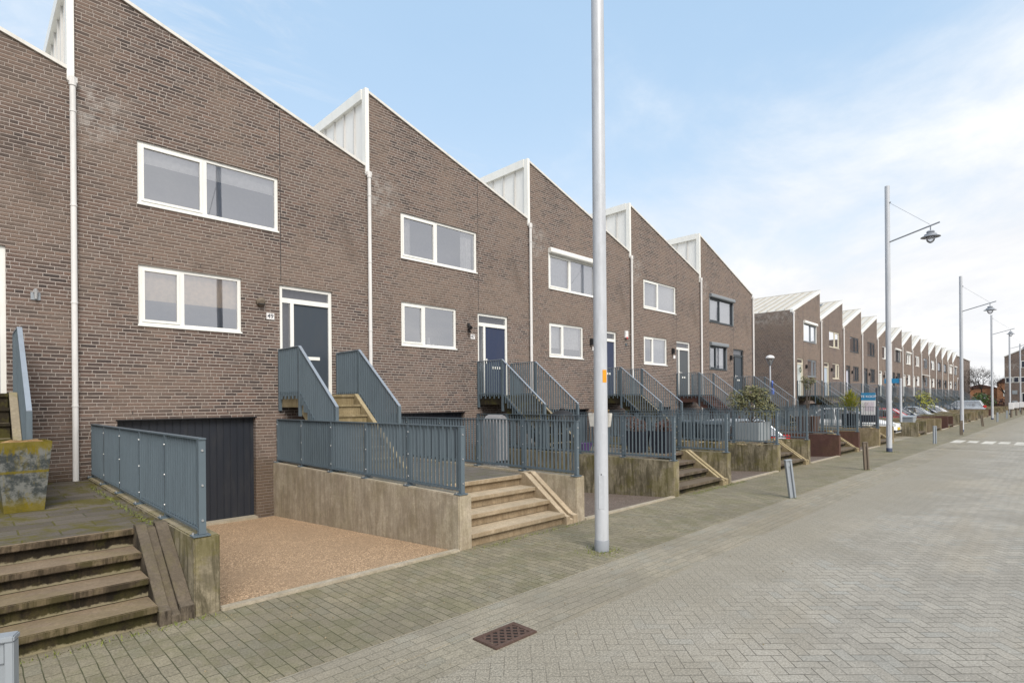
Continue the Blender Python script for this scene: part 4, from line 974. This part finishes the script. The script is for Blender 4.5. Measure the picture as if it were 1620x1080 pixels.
# ------------------------------------------------------------------ cars
def car(loc, rz, paint, label, suv=False, estate=False):
    """nose towards -x in local space; origin on the ground"""
    root = thing('parked_car', loc, rz); tag(root, label, 'car', 'cars parked in the driveways')
    L = 4.2 if not suv else 4.6; hw = .85 if not suv else .92; belt = .90 if not suv else 1.12; rf = 1.44 if not suv else 1.78
    xs = [-L/2, -L/2+.12, -L/2+.45, -L*.22, -L*.05, L*.2, L/2-.45, L/2-.1, L/2]
    zt = [.55, .66, .76, .90, belt, belt, belt+.02, belt-.02, .66] if not suv else [.6, .85, .98, 1.06, belt, belt, belt, belt-.04, .72]
    wd = [.72, .90, .97, 1, 1, 1, .99, .93, .84]
    mb = MB(); n = 9; vs = []
    for x, z, k in zip(xs, zt, wd):
        h = hw*k; zb = .24
        ring = [(-h*.86, zb), (-h, zb+.16), (-h, (zb+z)/2+.05), (-h*.94, z-.05), (-h*.6, z+.015), (h*.6, z+.015), (h*.94, z-.05), (h, (zb+z)/2+.05), (h, zb+.16), (h*.86, zb)]
        vs += [(x, a, b) for a, b in ring]
    n = 10; fs = []
    for i in range(len(xs)-1): fs += [(i*n+j, i*n+(j+1) % n, (i+1)*n+(j+1) % n, (i+1)*n+j) for j in range(n)]
    fs += [tuple(range(n)), tuple(range((len(xs)-1)*n, len(xs)*n))]
    mb.add(vs, fs); mb.build('body', paint, root, smooth=True)
    # greenhouse
    b0, b1 = -L*.24, L/2-(.14 if (suv or estate) else .22); r0, r1 = -L*.05, L/2-(.50 if (suv or estate) else .85)
    hb, hr = hw*.92, hw*.70
    mb = MB(); mb.add([(b0, -hb*.9, belt-.03), (b1, -hb*.9, belt-.03), (b1, hb*.9, belt-.03), (b0, hb*.9, belt-.03), (r0, -hr, rf-.03), (r1, -hr, rf-.03), (r1, hr, rf-.03), (r0, hr, rf-.03)],
                       [(0, 1, 5, 4), (1, 2, 6, 5), (2, 3, 7, 6), (3, 0, 4, 7)]); mb.build('windows', 'carglass', root)
    mb = MB(); mb.add([(r0-.03, -hr-.02, rf-.045), (r1+.05, -hr-.02, rf-.045), (r1+.05, hr+.02, rf-.045), (r0-.03, hr+.02, rf-.045), (r0+.15, -hr*.8, rf+.02), (r1-.1, -hr*.8, rf+.02), (r1-.1, hr*.8, rf+.02), (r0+.15, hr*.8, rf+.02)],
                       [(3, 2, 1, 0), (4, 5, 6, 7), (0, 1, 5, 4), (1, 2, 6, 5), (2, 3, 7, 6), (3, 0, 4, 7)]); mb.build('roof', paint, root, .01, True)
    mb = MB()
    for s_ in (-1, 1):
        for (xa, xb) in ((b0, r0), ((b0+b1)/2+.1, (r0+r1)/2+.1), (b1, r1)):
            mb.tube((xa, s_*hb*.9, belt-.05), (xb, s_*(hr+.005), rf-.03), .035, .03, 6)
    mb.build('pillars', paint, root)
    mb = MB().box(b0+.45, b1-.3, -hb*.8, hb*.8, .5, belt-.08)
    for x in (L*.02, L*.25):
        for s_ in (-1, 1): mb.box(x, x+.12, s_*.38-.2, s_*.38+.2, belt-.1, rf-.32)
    mb.build('seats', 'black', root)
    for x in (-L*.31, L*.30):
        for s_ in (-1, 1):
            wh = MB().tube((x, s_*(hw-.16), .32), (x, s_*(hw+.015), .32), .32, n=20).build('wheel', 'tyre', root, .02)
            MB().tube((x, s_*(hw+.01), .32), (x, s_*(hw+.03), .32), .2, .17, n=14).build('rim', 'steel', wh)
    for s_ in (-1, 1):
        MB().box(-L/2+.02, -L/2+.22, s_*hw*.58-.14, s_*hw*.58+.14, .55, .70).build('headlight', 'headl', root, .03)
        MB().box(L/2-.20, L/2+.01, s_*hw*.76-.11, s_*hw*.76+.11, .66 if not suv else .95, belt+.02 if not suv else belt+.12).build('tail_light', 'tail', root, .03)
        MB().box(b0+.15, b0+.32, s_*(hb+.02)-.09, s_*(hb+.02)+.09, belt-.02, belt+.12).build('wing_mirror', paint, root, .02)
    MB().box(L/2-.01, L/2+.02, -.26, .26, .58, .70).build('number_plate', 'plate', root)
    MB().box(-L/2-.02, -L/2+.02, -.26, .26, .38, .50).build('number_plate', 'plate', root)
    MB().box(-L/2-.01, -L/2+.2, -.7, .7, .26, .38).build('bumper', 'black', root, .02)
    return root
def dz(yy): return -.36*(yy-5.65)/6.
car((19.5, 9.0, dz(9.0)), R(-90), 'car_silver', 'silver hatchback showing red tail lights in the driveway before the brown terrace')
def r2(u, yy, z=0): return row2(u, yy-FY, z)
car((33.2, 8.3, 0), R(90), 'car_white', 'white car at the side street corner behind the for sale board')
for px_u, yy, rz_, paint, lb, suv in (
    (10.6, 8.55, 90, 'car_red', 'red car with its nose to the street behind the second lamp post', False),
    (15.9, 8.7, 90, 'car_dark', 'dark blue car right behind the red car', False),
    (21.3, 8.6, 90, 'car_silver', 'silver car with its bonnet over the low walls, second beyond the red car', False),
    (26.6, 8.7, 90, 'car_dark', 'dark car left of the third lamp post', False),
    (32.0, 8.6, 90, 'car_white', 'white bonnet showing over the walls beside the third lamp post', False),
    (42.7, 8.6, 90, 'car_dark', 'dark car between the third lamp post and the silver estate car', False),
    (48.2, 7.9, -90, 'car_silver', 'tall silver estate car between the third and fourth lamp posts', True),
    (58.8, 8.4, 90, 'car_dark', 'dark car just beyond the fourth lamp post', False),
    (69.6, 8.4, 90, 'car_silver', 'farthest silver car before the end of the row', False)):
    c = r2(px_u-.35, yy+px_u*TH, dz(yy)); car(c, R(rz_)+TH, paint, lb, suv)

# ------------------------------------------------------------------ far background
def bare_tree(loc, H, seed, label, spread=.55):
    rng = random.Random(seed); root = thing('bare_tree', loc); tag(root, label, 'tree', 'bare trees at the end of the street')
    tr = MB(); cr = MB()
    def grow(mb, p, d, l, r, lev):
        q = p+d*l; mb.tube(p, q, r, r*.7, 6 if lev < 2 else 4, cap=False)
        if lev > 6 or r < .006: return
        for i in range(rng.choice([2, 3]) if lev else 4):
            a = Vector((rng.gauss(0, 1), rng.gauss(0, 1), rng.gauss(.25, .6))).normalized()
            nd = (d*(1-spread)+a*spread+Vector((0, 0, .12))).normalized()
            grow(cr, q, nd, l*rng.uniform(.68, .85), r*.66, lev+1)
    tr.tube((0, 0, 0), (0, 0, H*.2), H*.018, H*.014, 8)
    grow(tr, Vector((0, 0, H*.2)), Vector((rng.gauss(0, .05), rng.gauss(0, .05), 1)).normalized(), H*.17, H*.013, 0)
    tr.build('trunk', 'bark', root); cr.build('crown', 'bark', root)
bare_tree((122, 11.0, 0), 9.2, 3, 'tall bare tree standing between the far row and the orange brick houses')
bare_tree((128, 13.6, 0), 7.4, 5, 'bare tree against the end block of the row')
bare_tree((126, 8.3, 0), 7.2, 8, 'smaller bare tree left of the brick building on the right')
bare_tree((135, 15.5, 0), 7.8, 11, 'bare tree behind the end block of the row')
for x, y, wx, wy, h, lb in ((150, 11.2, 8, 5.4, 3.9, 'low orange brick house behind the tallest bare tree'), (146, 9.0, 6, 1.9, 4.9, 'narrow orange brick building left of the big brick building')):
    root = thing('orange_house', (x, y, 0)); tag(root, lb, 'house')
    MB().box(0, wx, 0, wy, -.5, h).build('wall', 'brick_orange', root)
    MB().prism([(-.2, h), (wy+.2, h), (wy/2, h+.9)], 'x', -.1, wx+.1).build('roof', 'conc_brown', root)
    MB().box(-.04, .0, wy*.3, wy*.5, h*.45, h*.7).build('window', 'white', root)
root = thing('hedge', (140, 9.5, 0)); tag(root, 'low dark hedge in front of the orange brick houses', 'hedge')
mb = MB(); rng = random.Random(5); leaves(mb, (0, 2, .9), (1.2, 5.5, 1.0), 1500, .3, rng); mb.build('leaves', 'brownleaf', root)
root = thing('brick_building', (118, 7.9, 0), -.01); tag(root, 'large brown brick building with white framed windows at the right edge', 'building')
mb = MB(); mb.prism([(0, -.5), (0, 8.4), (-10, 13.2), (-24, 13.2), (-24, -.5)], 'x', 0, 14); mb.build('wall', 'brick', root)
mb = MB(); mb.prism([(.05, 8.4), (.05, 8.55), (-10, 13.35), (-10, 13.2)], 'x', -.1, 14.1); mb.build('roof_trim', 'zinc', root)
for (ya, yb, za, zb) in ((-.1, -.95, 4.3, 5.2), (-1.05, -1.75, 4.3, 5.2), (-1.85, -3.2, 4.3, 5.2), (-1.95, -3.2, 6.6, 7.7), (-2.0, -3.2, 1.1, 2.7), (-3.8, -6, 4.3, 5.2)):
    f = MB().box(-.05, .0, ya, yb, za, zb).build('window', 'white', root)
    MB().box(-.07, -.05, ya-.09, yb+.09, za+.09, zb-.09).build('pane', 'panel', f)
for z in (.9, 2.5): MB().box(-.03, 0, -.9, -1.5, z, z+.6).build('vent_panel', 'steel', root)
